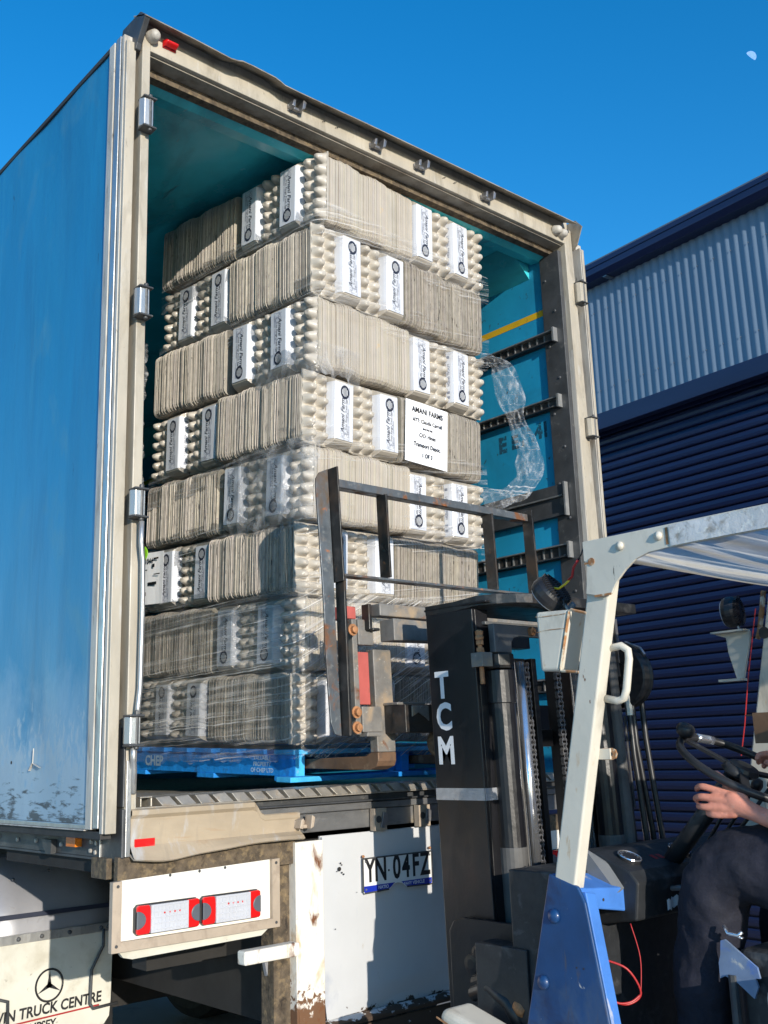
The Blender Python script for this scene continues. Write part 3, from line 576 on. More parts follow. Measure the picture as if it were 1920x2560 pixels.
# number plate
px0, px1, pz0, pz1 = .924, 1.262, 1.013, 1.130
m = MB().mat('plate_white').prism([(px0, pz0 + .005), (px0 + .005, pz0), (px0 + .125, pz0 + .004), (px0 + .145, pz0 + .018), (px0 + .165, pz0 + .023), (px0 + .19, pz0 + .016), (px0 + .205, pz0 + .004), (px1 - .005, pz0), (px1, pz0 + .005), (px1, pz1 - .005), (px1 - .005, pz1), (px0 + .005, pz1), (px0, pz1 - .005)], -.0145, -.0125)
npl = tb(m, 'number_plate')
m = MB().mat('ink_black')
zc = 1.085
for ch, x in (('Y', .957), ('N', 1.007), ('0', 1.085), ('4', 1.131), ('F', 1.179), ('Z', 1.228)): m.text(ch, .113, (x, -.0153, zc), (1, 0, 0), (0, 0, 1), squeeze=.68, bold=.0030)
m.lathe([(.004, 0), (.004, .0008)], (1.046, -.0148, zc - .004), (0, -1, 0), 10); sub(npl, m, 'plate_letter', recalc=False)
m = MB().mat('plate_blue').prism([(px0 + .003, pz0 + .005), (px0 + .006, pz0 + .002), (px0 + .124, pz0 + .006), (px0 + .144, pz0 + .020), (px0 + .150, pz0 + .0235), (px0 + .003, pz0 + .0235)], -.0152, -.0146).prism([(px0 + .182, pz0 + .0235), (px0 + .19, pz0 + .018), (px0 + .206, pz0 + .006), (px1 - .006, pz0 + .002), (px1 - .003, pz0 + .005), (px1 - .003, pz0 + .0235)], -.0152, -.0146)
m.mat('letter_white').text('NATIO', .016, (px0 + .094, -.0156, pz0 + .0135), (1, 0, 0), (0, 0, 1), bold=.0004).text('EAVY VEHICLE', .016, (px0 + .246, -.0156, pz0 + .0135), (1, 0, 0), (0, 0, 1), bold=.0004)
sub(npl, m, 'blue_strip', recalc=False)
m = MB().mat('steel_dark'); e = .003
for a, b in (((px0, pz0 + .005), (px0, pz1)), ((px0, pz1), (px1, pz1)), ((px1, pz1), (px1, pz0 + .003)), ((px0 + .005, pz0), (px0 + .12, pz0 + .003)), ((px0 + .21, pz0 + .003), (px1, pz0))): m.bar((a[0], -.0145, a[1]), (b[0], -.0145, b[1]), .0035, .005)
m.mat('bolt_rust').lathe([(.006, 0), (.004, .005)], (px0 + .003, -.013, pz1 + .008), (0, -1, 0), 8).lathe([(.006, 0), (.004, .005)], (px1 - .006, -.013, pz1 + .012), (0, -1, 0), 8).mat('steel_grey')
for x, z in ((px0 + .012, pz0 + .012), (px1 - .012, pz0 + .012), (px1 - .010, pz1 - .012), (px0 + .012, pz1 - .01)): m.lathe([(.004, 0), (.004, .0012)], (x, -.0153, z), (0, -1, 0), 8)
sub(npl, m, 'plate_frame')
# running gear
m = MB().mat('guard_grey')
def fend(u, v):
    a = v * 1.25; x = -.02 + .53 * u
    return (x, 1.02 + .42 * (1 - math.cos(a)) , .86 + .30 * math.sin(a) * 1.0 + .0)
m.grid(fend, 4, 16); fd = tb(m, 'mudguard', solid=.005, smooth=True)
m = MB().mat('ink_navy').box(-.02, .51, 1.0135, 1.0175, .937, .953); sub(fd, m, 'guard_stripe')
m = MB().mat('bare_alloy').box(-.02, .49, 1.0, 1.012, .850, .882).mat('steel_dark')
for x in (.10, .19, .30, .43, .46): m.lathe([(.009, 0), (.007, .007), (.001, .008)], (x, 1.0, .866), (0, -1, 0), 8)
for x, z in ((.11, 1.07), (.25, 1.09), (.38, 1.11)): m.lathe([(.007, 0), (.001, .004)], (x, 1.1, z), (0, -1, .3), 8)
sub(fd, m, 'clamp_bar', bevel=.001)
m = MB().mat('flap_cream').prism([(-.1, .851), (.483, .851), (.480, .60), (.475, .54), (.455, .515), (.43, .505), (-.1, .49)], 1.004, 1.012); fl = tb(m, 'mudflap')
m = MB().mat('ink_black'); sx, sz, sr_ = .228, .688, .056
m.tube([(sx + sr_ * .94 * math.cos(a), 1.003, sz + sr_ * math.sin(a)) for a in [i * math.pi / 18 for i in range(36)]], .004, 6, closed=True)
for k_ in range(3):
    a = math.pi / 2 + k_ * 2 * math.pi / 3; d = Vector((math.cos(a), 0, math.sin(a))); s_ = Vector((-d.z, 0, d.x)); c0 = Vector((sx, 1.003, sz))
    m.add([c0 + d * sr_ * .95, c0 + (d * -.18 + s_ * .22) * sr_ * .8, c0 + (d * -.18 - s_ * .22) * sr_ * .8], [(0, 1, 2)])
m.text('DAVIN TRUCK CENTRE', .052, (.203, 1.003, .606), (1, 0, .035), (-.02, 0, 1), bold=.0016, squeeze=.86, shear=.08).text('KEMPSEY', .042, (.185, 1.003, .550), (1, 0, .03), (-.02, 0, 1), bold=.0012, squeeze=.86, shear=.08)
m.mat('ink_red').bar((-.05, 1.0030, .568), (.432, 1.0030, .586), .0008, .006)
sub(fl, m, 'printed_lettering', recalc=False)
m = MB().mat('steel_dark').tube([(.434, .985, .862), (.433, .985, .80), (.388, .985, .72), (.386, .985, .60), (.40, .985, .580), (.50, .985, .585)], .006, 8).cut().tube([(-.05, .985, .70), (.065, .985, .66), (.070, .985, .52)], .006, 8); m.build_each('flap_stay', fl, loc=(0, 0, 0), smooth=True)
m = MB().mat('tyre_rubber')
def tyre(x, y, w_=.26):
    m.lathe([(.30, 0), (.44, .0), (.49, .025), (.505, .06), (.505, w_ - .06), (.49, w_ - .025), (.44, w_), (.30, w_)], (x, y, .505), (1, 0, 0), 40)
for y in (1.58, 2.8):
    for x in (0.02, .30, 1.88, 2.16): tyre(x, y); m.cut()
m.build_each('tyre', truck)
m = MB().mat('soil_dark').box(.5, 2.0, .13, LEN, .98, 1.20).box(.62, .72, .13, LEN, .62, 1.20).box(1.74, 1.86, .13, LEN, .62, 1.20).box(.2, 2.3, 1.5, 1.66, .45, .58).box(-.0, .5, .15, .9, 1.16, 1.2).box(.3, 2.2, .4, .5, .8, .98); tb(m, 'chassis')
m = MB().mat('plastic_black').box(-.03, .0, 1.5, 9, .6, 1.0); tb(m, 'side_skirt')
m = MB().mat('guard_grey').bar((.56, .07, .86), (.632, .09, .60), .03, .02, (0, 1, 0)); tb(m, 'post_gusset', bevel=.003)
m = MB().mat('plastic_black').tube([(.248, .9, 1.2), (.252, .9, 1.14), (.275, .85, 1.10), (.33, .8, 1.085)], .003, 5); tb(m, 'lamp_cable')
# ------------------------------------------------------------------ pallet and its load of nested egg cartons
LAY = [(.844, .03, 3.976), (.835, .05, 3.65), (.829, .07, 3.33), (.812, .09, 3.014), (.801, .11, 2.702), (.795, .13, 2.393), (.784, .15, 2.101), (.779, .17, 1.809), (.783, .19, 1.531)]
BW, BL, BH = .264, .592, .30
def stack_mesh(kind, seed):
    plain = kind == 'plain'; rnd = random.Random(seed); pa, pb, pc = (rnd.uniform(0, 6) for _ in range(3)); crush = [(rnd.uniform(.1, .95), rnd.uniform(-.006, .004)) for _ in range(4)]
    m = MB().mat('carton_plain' if plain else 'carton_edge'); m.tints = []
    n = 92; pitch = (BL - .05) / n; hw = BW / 2 - .003
    def ring(hw_, z0, z1, r, y, jx):
        pts = []
        for cx, cz, a0 in ((hw_ - r, z1 - r, 0), (-hw_ + r, z1 - r, 90), (-hw_ + r, z0 + r, 180), (hw_ - r, z0 + r, 270)):
            for k in range(4):
                a = R_(a0 + 30 * k); pts.append((cx + jx + r * math.cos(a), y + (.0006 * math.sin(7 * cz) if not plain else 0), cz + r * math.sin(a)))
        return pts
    for i in range(n):
        y = .048 + i * pitch; j = rnd.uniform(-.0026, .0026) + .0035 * math.sin(i * .23 + pa) + sum(a_ * math.exp(-((i / n - c_) / .05) ** 2) for c_, a_ in crush) * (1 if not plain else .45); jz = rnd.uniform(-.002, .002) + .0035 * math.sin(i * .17 + pb)
        g = (rnd.uniform(.84, 1.06) if plain else rnd.uniform(.66, 1.1)); tn = (g, g * rnd.uniform(.96, 1.0), g * rnd.uniform(.9, 1.0))
        bul = .005 * math.sin(math.pi * i / n + .4 * math.sin(pc))
        f0, f1 = (.02, .95) if plain else (.08, .72)
        cd = .0013 if plain else .0022
        s1 = ring(hw - cd + bul, .003 + cd + jz, BH - .003 - cd + jz, .026, y + pitch * f0, j); s2 = ring(hw + bul, .002 + jz, BH - .002 + jz, .028, y + pitch * (f0 + .18), j)
        s3 = ring(hw + bul, .002 + jz, BH - .002 + jz, .028, y + pitch * (f1 - .12), j); s4 = ring(hw - cd + bul, .003 + cd + jz, BH - .003 - cd + jz, .026, y + pitch * f1, j)
        K = 16; vs = s1 + s2 + s3 + s4
        fs = [(a * K + k, a * K + (k + 1) % K, (a + 1) * K + (k + 1) % K, (a + 1) * K + k) for a in range(3) for k in range(K)] + [tuple(range(K))[::-1], tuple(range(3 * K, 4 * K))]
        m.add(vs, fs); m.tints += [tn] * len(vs)
    d = .0035 if plain else .006
    v0 = len(m.v); m.mat('carton_plain' if plain else 'carton_core'); m.prism([(x, z) for x, _, z in ring(hw - d, d + .002, BH - d - .002, .024, 0, 0)], .05, BL - .01); m.tints += [(.55, .52, .48)] * (len(m.v) - v0)
    me = m.build('carton_stack', recalc=True); d_ = me.data; bpy.data.objects.remove(me); return d_
def cups_mesh(seed=0):
    rq = random.Random(seed); cj = [[(rq.uniform(.8, 1.12), rq.uniform(-.06, .06), rq.uniform(-.08, .08)) for _ in range(6)] for _ in range(2)]; wv = [rq.uniform(0, 6) for _ in range(4)]
    m = MB().mat('carton_end'); hw = BW / 2
    # cups half: two columns of six
    x0, x1, z0, z1 = .004, hw - .004, .006, BH - .006; px, pz = (x1 - x0) / 2, (z1 - z0) / 6
    def cup(u, v):
        x = x0 + (x1 - x0) * u; z = z0 + (z1 - z0) * v
        fx = (u * 2) % 1 - .5 if 0 < u < 1 else .5; fz = (v * 6) % 1 - .5 if 0 < v < 1 else .5
        cc = cj[min(1, int(u * 2))][min(5, int(v * 6))] if 0 < u < 1 and 0 < v < 1 else (1, 0, 0)
        fx += cc[1] * (1 - abs(fx) * 2); fz += cc[2] * (1 - abs(fz) * 2)
        d = (abs(fx * 2) ** 2.4 + abs(fz * 2) ** 2.4) ** (1 / 2.4)
        t_ = max(0, min(1, (1.10 - d) / .80)); h = .042 * cc[0] * math.sin(t_ * math.pi / 2) ** 1.5 + .0015 * math.sin(17 * u + 23 * v + wv[0])
        post = max(0, 1 - math.hypot((u - .5) * 2 * 1.4, (((v * 6 + .5) % 1) - .5) * 2.2) * 1.6) if .1 < v < .92 else 0
        return (x, .046 - h - .010 * post, z)
    m.grid(cup, 28, 84)
    m.box(.003, hw - .003, .0462, .052, .003, BH - .003)
    # lid half
    def lvl(y, ix, iz): return [(-hw + .004 + ix, y, .004 + iz), (-.003 - ix, y, .004 + iz), (-.003 - ix, y, BH - .004 - iz), (-hw + .004 + ix, y, BH - .004 - iz)]
    L = [lvl(.052, 0, 0), lvl(.044, 0, 0), lvl(.018, .006, .010), lvl(.004, .011, .020), lvl(.000, .016, .032)]
    vs = sum(L, []); m.add(vs, [(a * 4 + k, a * 4 + (k + 1) % 4, a * 4 + 4 + (k + 1) % 4, a * 4 + 4 + k) for a in range(4) for k in range(4)] + [(16, 17, 18, 19)])
    o = m.build('end_carton'); d = o.data; bpy.data.objects.remove(o)
    for p in d.polygons: p.use_smooth = p.index < 28 * 84
    # printed wrap on the lid
    m = MB().mat('label_paper'); za, zb = .030, BH - .030
    xs = [(-hw + .0035, .043), (-hw + .0092, .0165), (-hw + .0140, .0030), (-hw + .0195, -.0012), (-.0185, -.0012), (-.0130, .0030), (-.0082, .0165), (-.0022, .043)]
    for (xa, ya), (xb, yb) in zip(xs, xs[1:]): m.add([(xa, ya, za), (xb, yb, za), (xb, yb, zb), (xa, ya, zb)], [(0, 1, 2, 3)])
    yt = -.0018; cx = (-hw - .0) / 2 + .0005
    m.mat('ink_navy').text('Amani Farm', .0295, (cx + .011, yt, .168), (0, 0, -1), (1, 0, 0), shear=.35, bold=.0005)
    m.text('Free Range Fresh Eggs', .0150, (cx - .008, yt, .160), (0, 0, -1), (1, 0, 0), shear=.3)
    m.mat('ink_grey').add([(cx - .020, yt, .160), (cx - .020, yt, .150), (cx - .012, yt, .155)], [(0, 1, 2)])
    for k in range(2): m.add([(cx - .024 + k * .004, yt, .135), (cx - .0225 + k * .004, yt, .135), (cx - .0225 + k * .004, yt, .20 - k * .01), (cx - .024 + k * .004, yt, .20 - k * .01)], [(0, 1, 2, 3)])
    rnd = random.Random(2)
    for k in range(60):     # faint farm sketch
        a = Vector((cx + rnd.uniform(-.017, .020), yt, .245 + rnd.uniform(-.020, .020))); b = a + Vector((rnd.uniform(-.011, .011), 0, rnd.uniform(-.009, .009))); m.bar(a, b, .0002, .0009, (0, 0, 1))
    m.mat('ink_navy'); m.add([(cx + .0245 * math.cos(q) * 1.0, yt - .0002, .068 + .029 * math.sin(q)) for q in [i * math.pi / 14 for i in range(28)]], [tuple(range(28))])
    m.mat('letter_white')
    for k, wd in enumerate((.012, .020, .024, .022, .014)):
        x = cx + .014 - k * .007; m.add([(x, yt - .0005, .068 - wd * .8), (x + .003, yt - .0005, .068 - wd * .8), (x + .003, yt - .0005, .068 + wd * .8), (x, yt - .0005, .068 + wd * .8)], [(0, 1, 2, 3)])
    m.mat('ink_grey').text('Farm fresh free range eggs', .0085, (cx - .0165, yt, .158), (0, 0, -1), (1, 0, 0)).text('Keep refrigerated 12 eggs', .0075, (cx + .026, yt, .165), (0, 0, -1), (1, 0, 0)) if False else m.mat('ink_grey')
    for k in range(22): z_ = .11 + .0045 * k; m.add([(cx - .0185, yt, z_), (cx - .0165, yt, z_), (cx - .0165, yt, z_ + .003), (cx - .0185, yt, z_ + .003)], [(0, 1, 2, 3)])
    for k in range(3): m.add([(cx - .0265 + k * .0042, yt, .205), (cx - .0247 + k * .0042, yt, .205), (cx - .0247 + k * .0042, yt, .268 - k * .012), (cx - .0265 + k * .0042, yt, .268 - k * .012)], [(0, 1, 2, 3)])
    for k in range(2): m.add([(cx - .0265 + k * .0042, yt, .045), (cx - .0247 + k * .0042, yt, .045), (cx - .0247 + k * .0042, yt, .115 - k * .02), (cx - .0265 + k * .0042, yt, .115 - k * .02)], [(0, 1, 2, 3)])
    # side face print
    q0 = Vector((-hw + .0028, .030, 0)); ud = Vector((0, 0, -1)); vd = (Vector((-hw + .0092, .0165, 0)) - Vector((-hw + .0035, .043, 0))).normalized(); nn_ = Vector((vd.y, -vd.x, 0)).normalized() * .0009 * -1
    qc = Vector((-hw + .0062, .030, 0)) + Vector((-1, -.3, 0)).normalized() * .0012
    m.mat('ink_grey').text('LOCAL FRESH', .017, qc + Vector((0, 0, .16)), ud, vd, bold=.0002)
    m.text('Free Range', .010, qc - vd * .010 + Vector((0, 0, .15)), ud, vd)
    for z in (.245, .078, .055): m.add([qc + vd * a + Vector((0, 0, z + b)) for a, b in ((-.008, -.006), (.006, -.006), (.006, .006), (-.008, .006))], [(0, 1, 2, 3)])
    o = m.build('label_wrap', recalc=False); d2 = o.data; bpy.data.objects.remove(o)
    return d, d2
ME_PLAIN = [stack_mesh('plain', s_) for s_ in (3, 17, 29)]; ME_EDGE = [stack_mesh('edge', s_) for s_ in (5, 11, 23, 41, 57)]; ME_ENDS = [cups_mesh(s_) for s_ in (1, 2, 3, 4)]
rv = random.Random(77)
NTH = ['top', 'second', 'third', 'fourth', 'fifth', 'sixth', 'seventh', 'bottom']
def bundle(M4, hs, side, flip, label, end=True):
    b = thing('egg_carton_bundle', label, 'egg cartons', group='film-wrapped bundles of nested egg cartons')
    b.matrix_world = M4
    def part(nm, me, par):
        o = bpy.data.objects.new(nm, me); C.objects.link(o); o.parent = par; return o
    s = part('carton_stack', rv.choice(ME_PLAIN if side == 'plain' else ME_EDGE), b); s.scale = (rv.uniform(.985, 1.01), 1, hs * rv.uniform(.975, 1.01)); me_end, me_label = rv.choice(ME_ENDS)
    if end:
        e = part('end_carton', me_end, b); e.scale = (1, 1, hs)
        if flip: e.rotation_euler = (0, math.pi, 0); e.location = (0, 0, BH * hs)
        part('label_wrap', me_label, e)
rl = random.Random(11)
for i in range(8):
    P0, P1 = Vector(LAY[i + 1]), Vector(LAY[i]); hgt = (P1.z - P0.z); hs = (hgt - .010) / BH
    th = R_(5.0 - 2.0 * i / 7)
    base = Matrix.Translation(Vector((P0.x, P0.y, P0.z + .004))) @ Matrix.Rotation(R_(2.6), 4, 'X') @ Matrix.Rotation(th, 4, 'Z')
    n = NTH[i]
    def put(ax, ex, ey, side, flip, label, end=True):
        """ax 'y': end faces -ey; ax 'x': end faces -ex; ax 'X': end faces +ex; (ex, ey) lower corner of the footprint"""
        j = Matrix.Translation((rl.uniform(-.005, .005), rl.uniform(-.010, .003), 0)) @ Matrix.Rotation(R_(rl.uniform(-1.2, 1.2)), 4, 'Z') @ Matrix.Rotation(R_(rl.uniform(-1.0, 1.0)), 4, 'Y')
        if ax == 'y': L = Matrix.Translation((ex + BW / 2, ey, 0))
        elif ax == 'x': L = Matrix.Translation((ex, ey + BW / 2, 0)) @ Matrix.Rotation(-math.pi / 2, 4, 'Z')
        else: L = Matrix.Translation((ex + BL, ey + BW / 2, 0)) @ Matrix.Rotation(math.pi / 2, 4, 'Z')
        bundle(base @ L @ j, hs, side, flip, label, end)
    if i % 2 == 0:
        put('x', 0, 0, 'plain', False, f'smooth-sided egg carton bundle at the near corner of the {n} layer')
        put('x', 0, BW, 'plain', False, f'egg carton bundle with labelled end on left face, second from corner, {n} layer')
        put('y', BL, 0, 'edge', False, f'egg carton bundle, labelled end out, beside the smooth-sided bundle in the {n} layer')
        put('y', BL + BW, 0, 'edge', False, f'egg carton bundle, labelled end out, at the right edge of the {n} layer')
        put('y', 0, 2 * BW, 'edge', True, f'dark rough-edged egg cartons deepest inside, left face of the {n} layer', False)
    else:
        put('y', 0, 0, 'edge', True, f'egg carton bundle, labelled end out, at the near corner of the {n} layer')
        put('y', BW, 0, 'edge', True, f'egg carton bundle, labelled end out, in the middle of the {n} layer')
        put('X', 2 * BW, 0, 'edge', True, f'rough-edged egg cartons lying sideways at the right end of the {n} layer', False)
        put('x', 0, BL, 'edge', True, f'egg carton bundle, labelled end on left face beside the long side, {n} layer')
        put('x', 0, BL + BW, 'edge', True, f'egg carton bundle, labelled end deepest inside, left face of the {n} layer')
# pallet (tilted back a little with the forks)
pal = thing('pallet', 'blue wooden pallet with pale stencilled lettering carrying the egg carton stack', 'pallet')
pal.matrix_world = Matrix.Translation((.792, .205, 1.402)) @ Matrix.Rotation(R_(2.0), 4, 'X') @ Matrix.Rotation(R_(3.0), 4, 'Z')
PW = 1.165
def pp(mb, nm, **kw): return mb.build(nm, pal, loc=(0, 0, 0), **kw)
for k in range(7):
    y = .0 + k * (PW - .12) / 6; m = MB().mat('pallet_blue' if k else 'pallet_light')
    m.box(-.012, PW, y, y + .115, .098, .116); pp(m, 'top_board', bevel=.002)
for k, (x0, x1) in enumerate(((.0, .045), (PW / 2 - .022, PW / 2 + .022), (PW - .045, PW))):
    m = MB().mat('pallet_blue').box(x0, x1, .002, PW - .002, .0185, .0975); b_ = pp(m, 'bearer', bevel=.002)
    if k == 0:
        m = MB().mat('pallet_light').box(.001, .044, -.0005, .0017, .02, .0965); sub(b_, m, 'end_grain')
        m = MB().mat('stencil_pale').text('CHEP', .058, (-.0012, .965, .058), (0, -1, 0), (0, 0, 1), bold=.0022)
        for r_, s_ in enumerate(('VALUABLE', 'PROPERTY', 'OF CHEP LTD')): m.text(s_, .023, (-.0012, .20, .083 - .023 * r_), (0, -1, 0), (0, 0, 1), bold=.0005)
        sub(b_, m, 'stencil_lettering', recalc=False)
for k, y in enumerate((.0, PW / 2 - .07, PW - .14)):
    m = MB().mat('pallet_blue').box(-.07 if False else -.004, PW, y - (.03 if k == 0 else 0), y + .12, .0, .0185); pp(m, 'bottom_board', bevel=.002)
m = MB().mat('pallet_light').box(-.05, .10, -.034, .05, .0002, .0186); pp(m, 'bottom_board', bevel=.002)
# consignment sheet on layer four
def loadpt(ex, ey, z, i):
    P0 = Vector(LAY[i + 1]); th = R_(5.0 - 2.0 * i / 7)
    return (Matrix.Translation(P0) @ Matrix.Rotation(R_(2.6), 4, 'X') @ Matrix.Rotation(th, 4, 'Z')) @ Vector((ex, ey, z))
sh = thing('paper_sheet', 'white address sheet with typed lines stuck on the rough-edged cartons', 'paper')
th4 = R_(5.0 - 2.0 * 3 / 7)
sh.matrix_world = Matrix.Translation(loadpt(.545, -.009, .014, 3)) @ Matrix.Rotation(R_(2.6), 4, 'X') @ Matrix.Rotation(th4, 4, 'Z') @ Matrix.Rotation(R_(1.5), 4, 'Y')
m = MB().mat('paper').grid(lambda u, v: (.275 * u, -.004 * math.sin(3 * u) * math.sin(2.5 * v) - .002, .277 * v), 8, 8); s0 = m.build('sheet', sh, loc=(0, 0, 0), solid=.0006)
m = MB().mat('ink_black')
for s_, z, sz in (('AMANI FARMS', .238, .034), ('ATT: Claudia Carroll', .192, .024), ('(0418 902 760)', .160, .011), ('C/O: Hines', .128, .025), ('Transport Depot.', .084, .026), ('1 OF 3', .040, .026)): m.text(s_, sz, (.137, -.0078, z), (1, 0, 0), (0, 0, 1), squeeze=.93, bold=.0005).cut()
m.build_each('typed_line', s0, loc=(0, 0, 0), recalc=False)
# pallet label on layer six, left face
pl = thing('pallet_label', 'white shipping label with a printed number on the left face, sixth layer', 'label')
pl.matrix_world = Matrix.Translation(loadpt(-.012, 1.135, .03, 5)) @ Matrix.Rotation(R_(2.6), 4, 'X') @ Matrix.Rotation(R_(5.0 - 2 * 5 / 7), 4, 'Z') @ Matrix.Rotation(R_(-90), 4, 'Z')
m = MB().mat('paper').grid(lambda u, v: (.215 * u, -.010 - .005 * math.sin(5 * u), .235 * v), 8, 4); s0 = m.build('sheet', pl, loc=(0, 0, 0), solid=.0006)
m = MB().mat('ink_black').text('FPE01044', .034, (.012, -.0168, .195), (1, 0, 0), (0, 0, 1), align='LEFT', bold=.0006)
for x, z, a, b in ((.012, .170, .06, .012), (.012, .155, .09, .004), (.012, .040, .085, .016), (.11, .085, .07, .014), (.14, .165, .02, .016), (.155, .130, .05, .005), (.15, .2, .04, .008)): m.add([(x, -.0165, z), (x + a, -.0165, z), (x + a, -.0165, z + b), (x, -.0165, z + b)], [(0, 1, 2, 3)])
for k in range(9): x = .018 + k * .0055; m.add([(x, -.0165, .065), (x + .0028, -.0165, .065), (x + .0028, -.0165, .06), (x, -.0165, .06)], [(0, 1, 2, 3)])
sub(s0, m, 'printed_lettering', recalc=False)
lf = thing('sticker', 'small green leaf-shaped sticker at the top of the shipping label', 'sticker'); lf.matrix_world = pl.matrix_world @ Matrix.Translation((.085, -.02, .205))
m = MB().mat('leaf_green').grid(lambda u, v: ((u - .5) * .045 * math.sin(math.pi * (.08 + .9 * v)), -.004 * math.sin(math.pi * u), .06 * v), 6, 8); m.build('leaf', lf, loc=(0, 0, 0), solid=.001, smooth=True)
# stretch film
def frame_i(z):
    for i in range(8):
        if LAY[i + 1][2] <= z <= LAY[i][2]: return i
    return 0 if z > LAY[0][2] else 7
def loadxyz(ex, ey, z):
    P = Vector(LAY[8]).lerp(Vector(LAY[0]), (z - LAY[8][2]) / (LAY[0][2] - LAY[8][2])); th = R_(3 + 2 * (z - 1.53) / 2.4)
    # follow the measured corner line
    i = frame_i(z); a, b = Vector(LAY[i + 1]), Vector(LAY[i]); P = a.lerp(b, max(0, min(1, (z - a.z) / (b.z - a.z))))
    return Vector((P.x + ex * math.cos(th) - ey * math.sin(th), P.y + ex * math.sin(th) + ey * math.cos(th), z))
def wrap(name, label, ua, ub, za, zb, mat, off, wob, nu=70, nv=36, ragged=0., seed=1, bulge=0.):
    """film following the load's outline: u < 0 runs along the left face, u > 0 along the rear face"""
    r = random.Random(seed); ph = [r.uniform(0, 6) for _ in range(8)]
    def pt(u, v):
        s = ua + (ub - ua) * u; rg = ragged * (math.sin(23 * s + ph[0]) + .7 * math.sin(57 * s + ph[1]) + .5 * math.sin(131 * s + ph[2]))
        z = za + (zb - za) * v + rg * (1 - v)
        o = off + wob * (math.sin(19 * s + 9 * z + ph[3]) * math.sin(31 * z + ph[4]) + .6 * math.sin(61 * s - 40 * z + ph[5]) + .4 * math.sin(97 * z + 33 * s + ph[6])) + bulge * math.sin(math.pi * v) * math.sin(math.pi * u)
        rr = .05
        if s < -rr: ex, ey = -o, -s
        elif s > rr: ex, ey = s, -o
        else:
            a = (s + rr) / (2 * rr) * math.pi / 2; ex, ey = rr - (rr + o) * math.cos(a), rr - (rr + o) * math.sin(a)
        return loadxyz(ex, ey, z)
    m = MB().mat(mat).grid(pt, nu, nv); o = m.build(name, smooth=True, recalc=False); return tag(o, label, 'plastic film')
wrap('stretch_film', 'clear streaked stretch film round the two bottom carton layers', -1.14, 1.12, 1.485, 2.12, 'film_base', .016, .0035, 150, 44, .006, 1)
wrap('stretch_film', 'torn loose clear film across the fifth layer by the corner', -.46, .05, 2.36, 2.72, 'film_loose', .020, .007, 60, 40, .02, 4, .012)
wrap('stretch_film', 'clear film bunched round the corner of the third and fourth layers', -.34, .26, 2.98, 3.12, 'film_loose', .012, .004, 60, 18, .012, 6)
def strip(name, label, pts, widths, mat, seed, nrm=(-.6, -.8, 0)):
    r = random.Random(seed); N = 40; W = 18; P = [Vector(p) for p in pts]
    def cr(t):
        k = min(int(t * (len(P) - 1)), len(P) - 2); f = t * (len(P) - 1) - k
        p0, p1, p2, p3 = P[max(k - 1, 0)], P[k], P[k + 1], P[min(k + 2, len(P) - 1)]
        return .5 * ((2 * p1) + (p2 - p0) * f + (2 * p0 - 5 * p1 + 4 * p2 - p3) * f * f + (3 * p1 - p0 - 3 * p2 + p3) * f ** 3), widths[k] * (1 - f) + widths[k + 1] * f
    nv_ = Vector(nrm).normalized()
    def pt(u, v):
        p, wd = cr(v); q, _ = cr(min(1, v + .02)); q0, _ = cr(max(0, v - .02)); d = (q - q0).normalized(); sd_ = d.cross(nv_).normalized()
        a = (u - .5); e = 1 + .16 * math.sin(17 * v + seed) + .1 * math.sin(41 * v)
        fold = .007 * math.sin(a * 9 + 9 * v + 2 * math.sin(11 * v)) + .006 * math.sin(a * 21 + 33 * v + seed + 2 * math.sin(7 * v)) + .006 * math.sin(37 * v + a * 14) + .004 * math.sin(71 * v - a * 30)
        return p + sd_ * a * wd * e + nv_ * fold
    m = MB().mat(mat).grid(pt, W * 2, N * 2); return tag(m.build(name, smooth=True, recalc=False), label, 'plastic film')
for k_, nm_ in ((1, 'top'), (2, 'second'), (4, 'fourth'), (5, 'fifth'), (6, 'sixth')):
    zc_ = LAY[k_][2]; wrap('stretch_film', f'clear film stretched along the seam below the {nm_} carton layer', -1.12, 1.11, zc_ - .07, zc_ + .085, 'film_seam', .004, .003, 140, 12, .008, 20 + k_)
strip('film_tail', 'long clear film tail curling away from the right edge of the load', [(1.86, .14, 3.30), (1.93, .10, 3.28), (2.005, .10, 3.17), (2.045, .10, 3.02), (2.12, .10, 2.88), (2.10, .10, 2.74), (2.0, .12, 2.65), (1.84, .15, 2.60)], [.03, .10, .13, .10, .12, .11, .11, .10], 'film_tail', 3)
strip('film_tail', 'crumpled clear film tail hanging at the far left edge of the load', [(.66, 1.20, 3.42), (.65, 1.19, 3.30), (.62, 1.14, 3.12), (.60, 1.12, 2.92), (.62, 1.13, 2.70)], [.05, .06, .05, .04, .06], 'film_tail', 8, (-1, -.3, 0))
# ------------------------------------------------------------------ forklift (faces +y, mast tilted back a little)
fork = thing('forklift', 'old blue and cream forklift with a black mast, lifting the pallet at the truck', 'forklift', (1.2, -1.3, 0))
def fk(mb, name, **kw): return mb.build(name, fork, **kw)
TL = lambda x, y, z: (x, y + .032 * (z - 1.5), z)
def curve(pts, n=6):
    P = [Vector(p) for p in pts]; out = []
    for k in range(len(P) - 1):
        p0, p1, p2, p3 = P[max(k - 1, 0)], P[k], P[k + 1], P[min(k + 2, len(P) - 1)]
        for i in range(n):
            f = i / n; out.append(.5 * ((2 * p1) + (p2 - p0) * f + (2 * p0 - 5 * p1 + 4 * p2 - p3) * f * f + (3 * p1 - p0 - 3 * p2 + p3) * f ** 3))
    return out + [P[-1]]
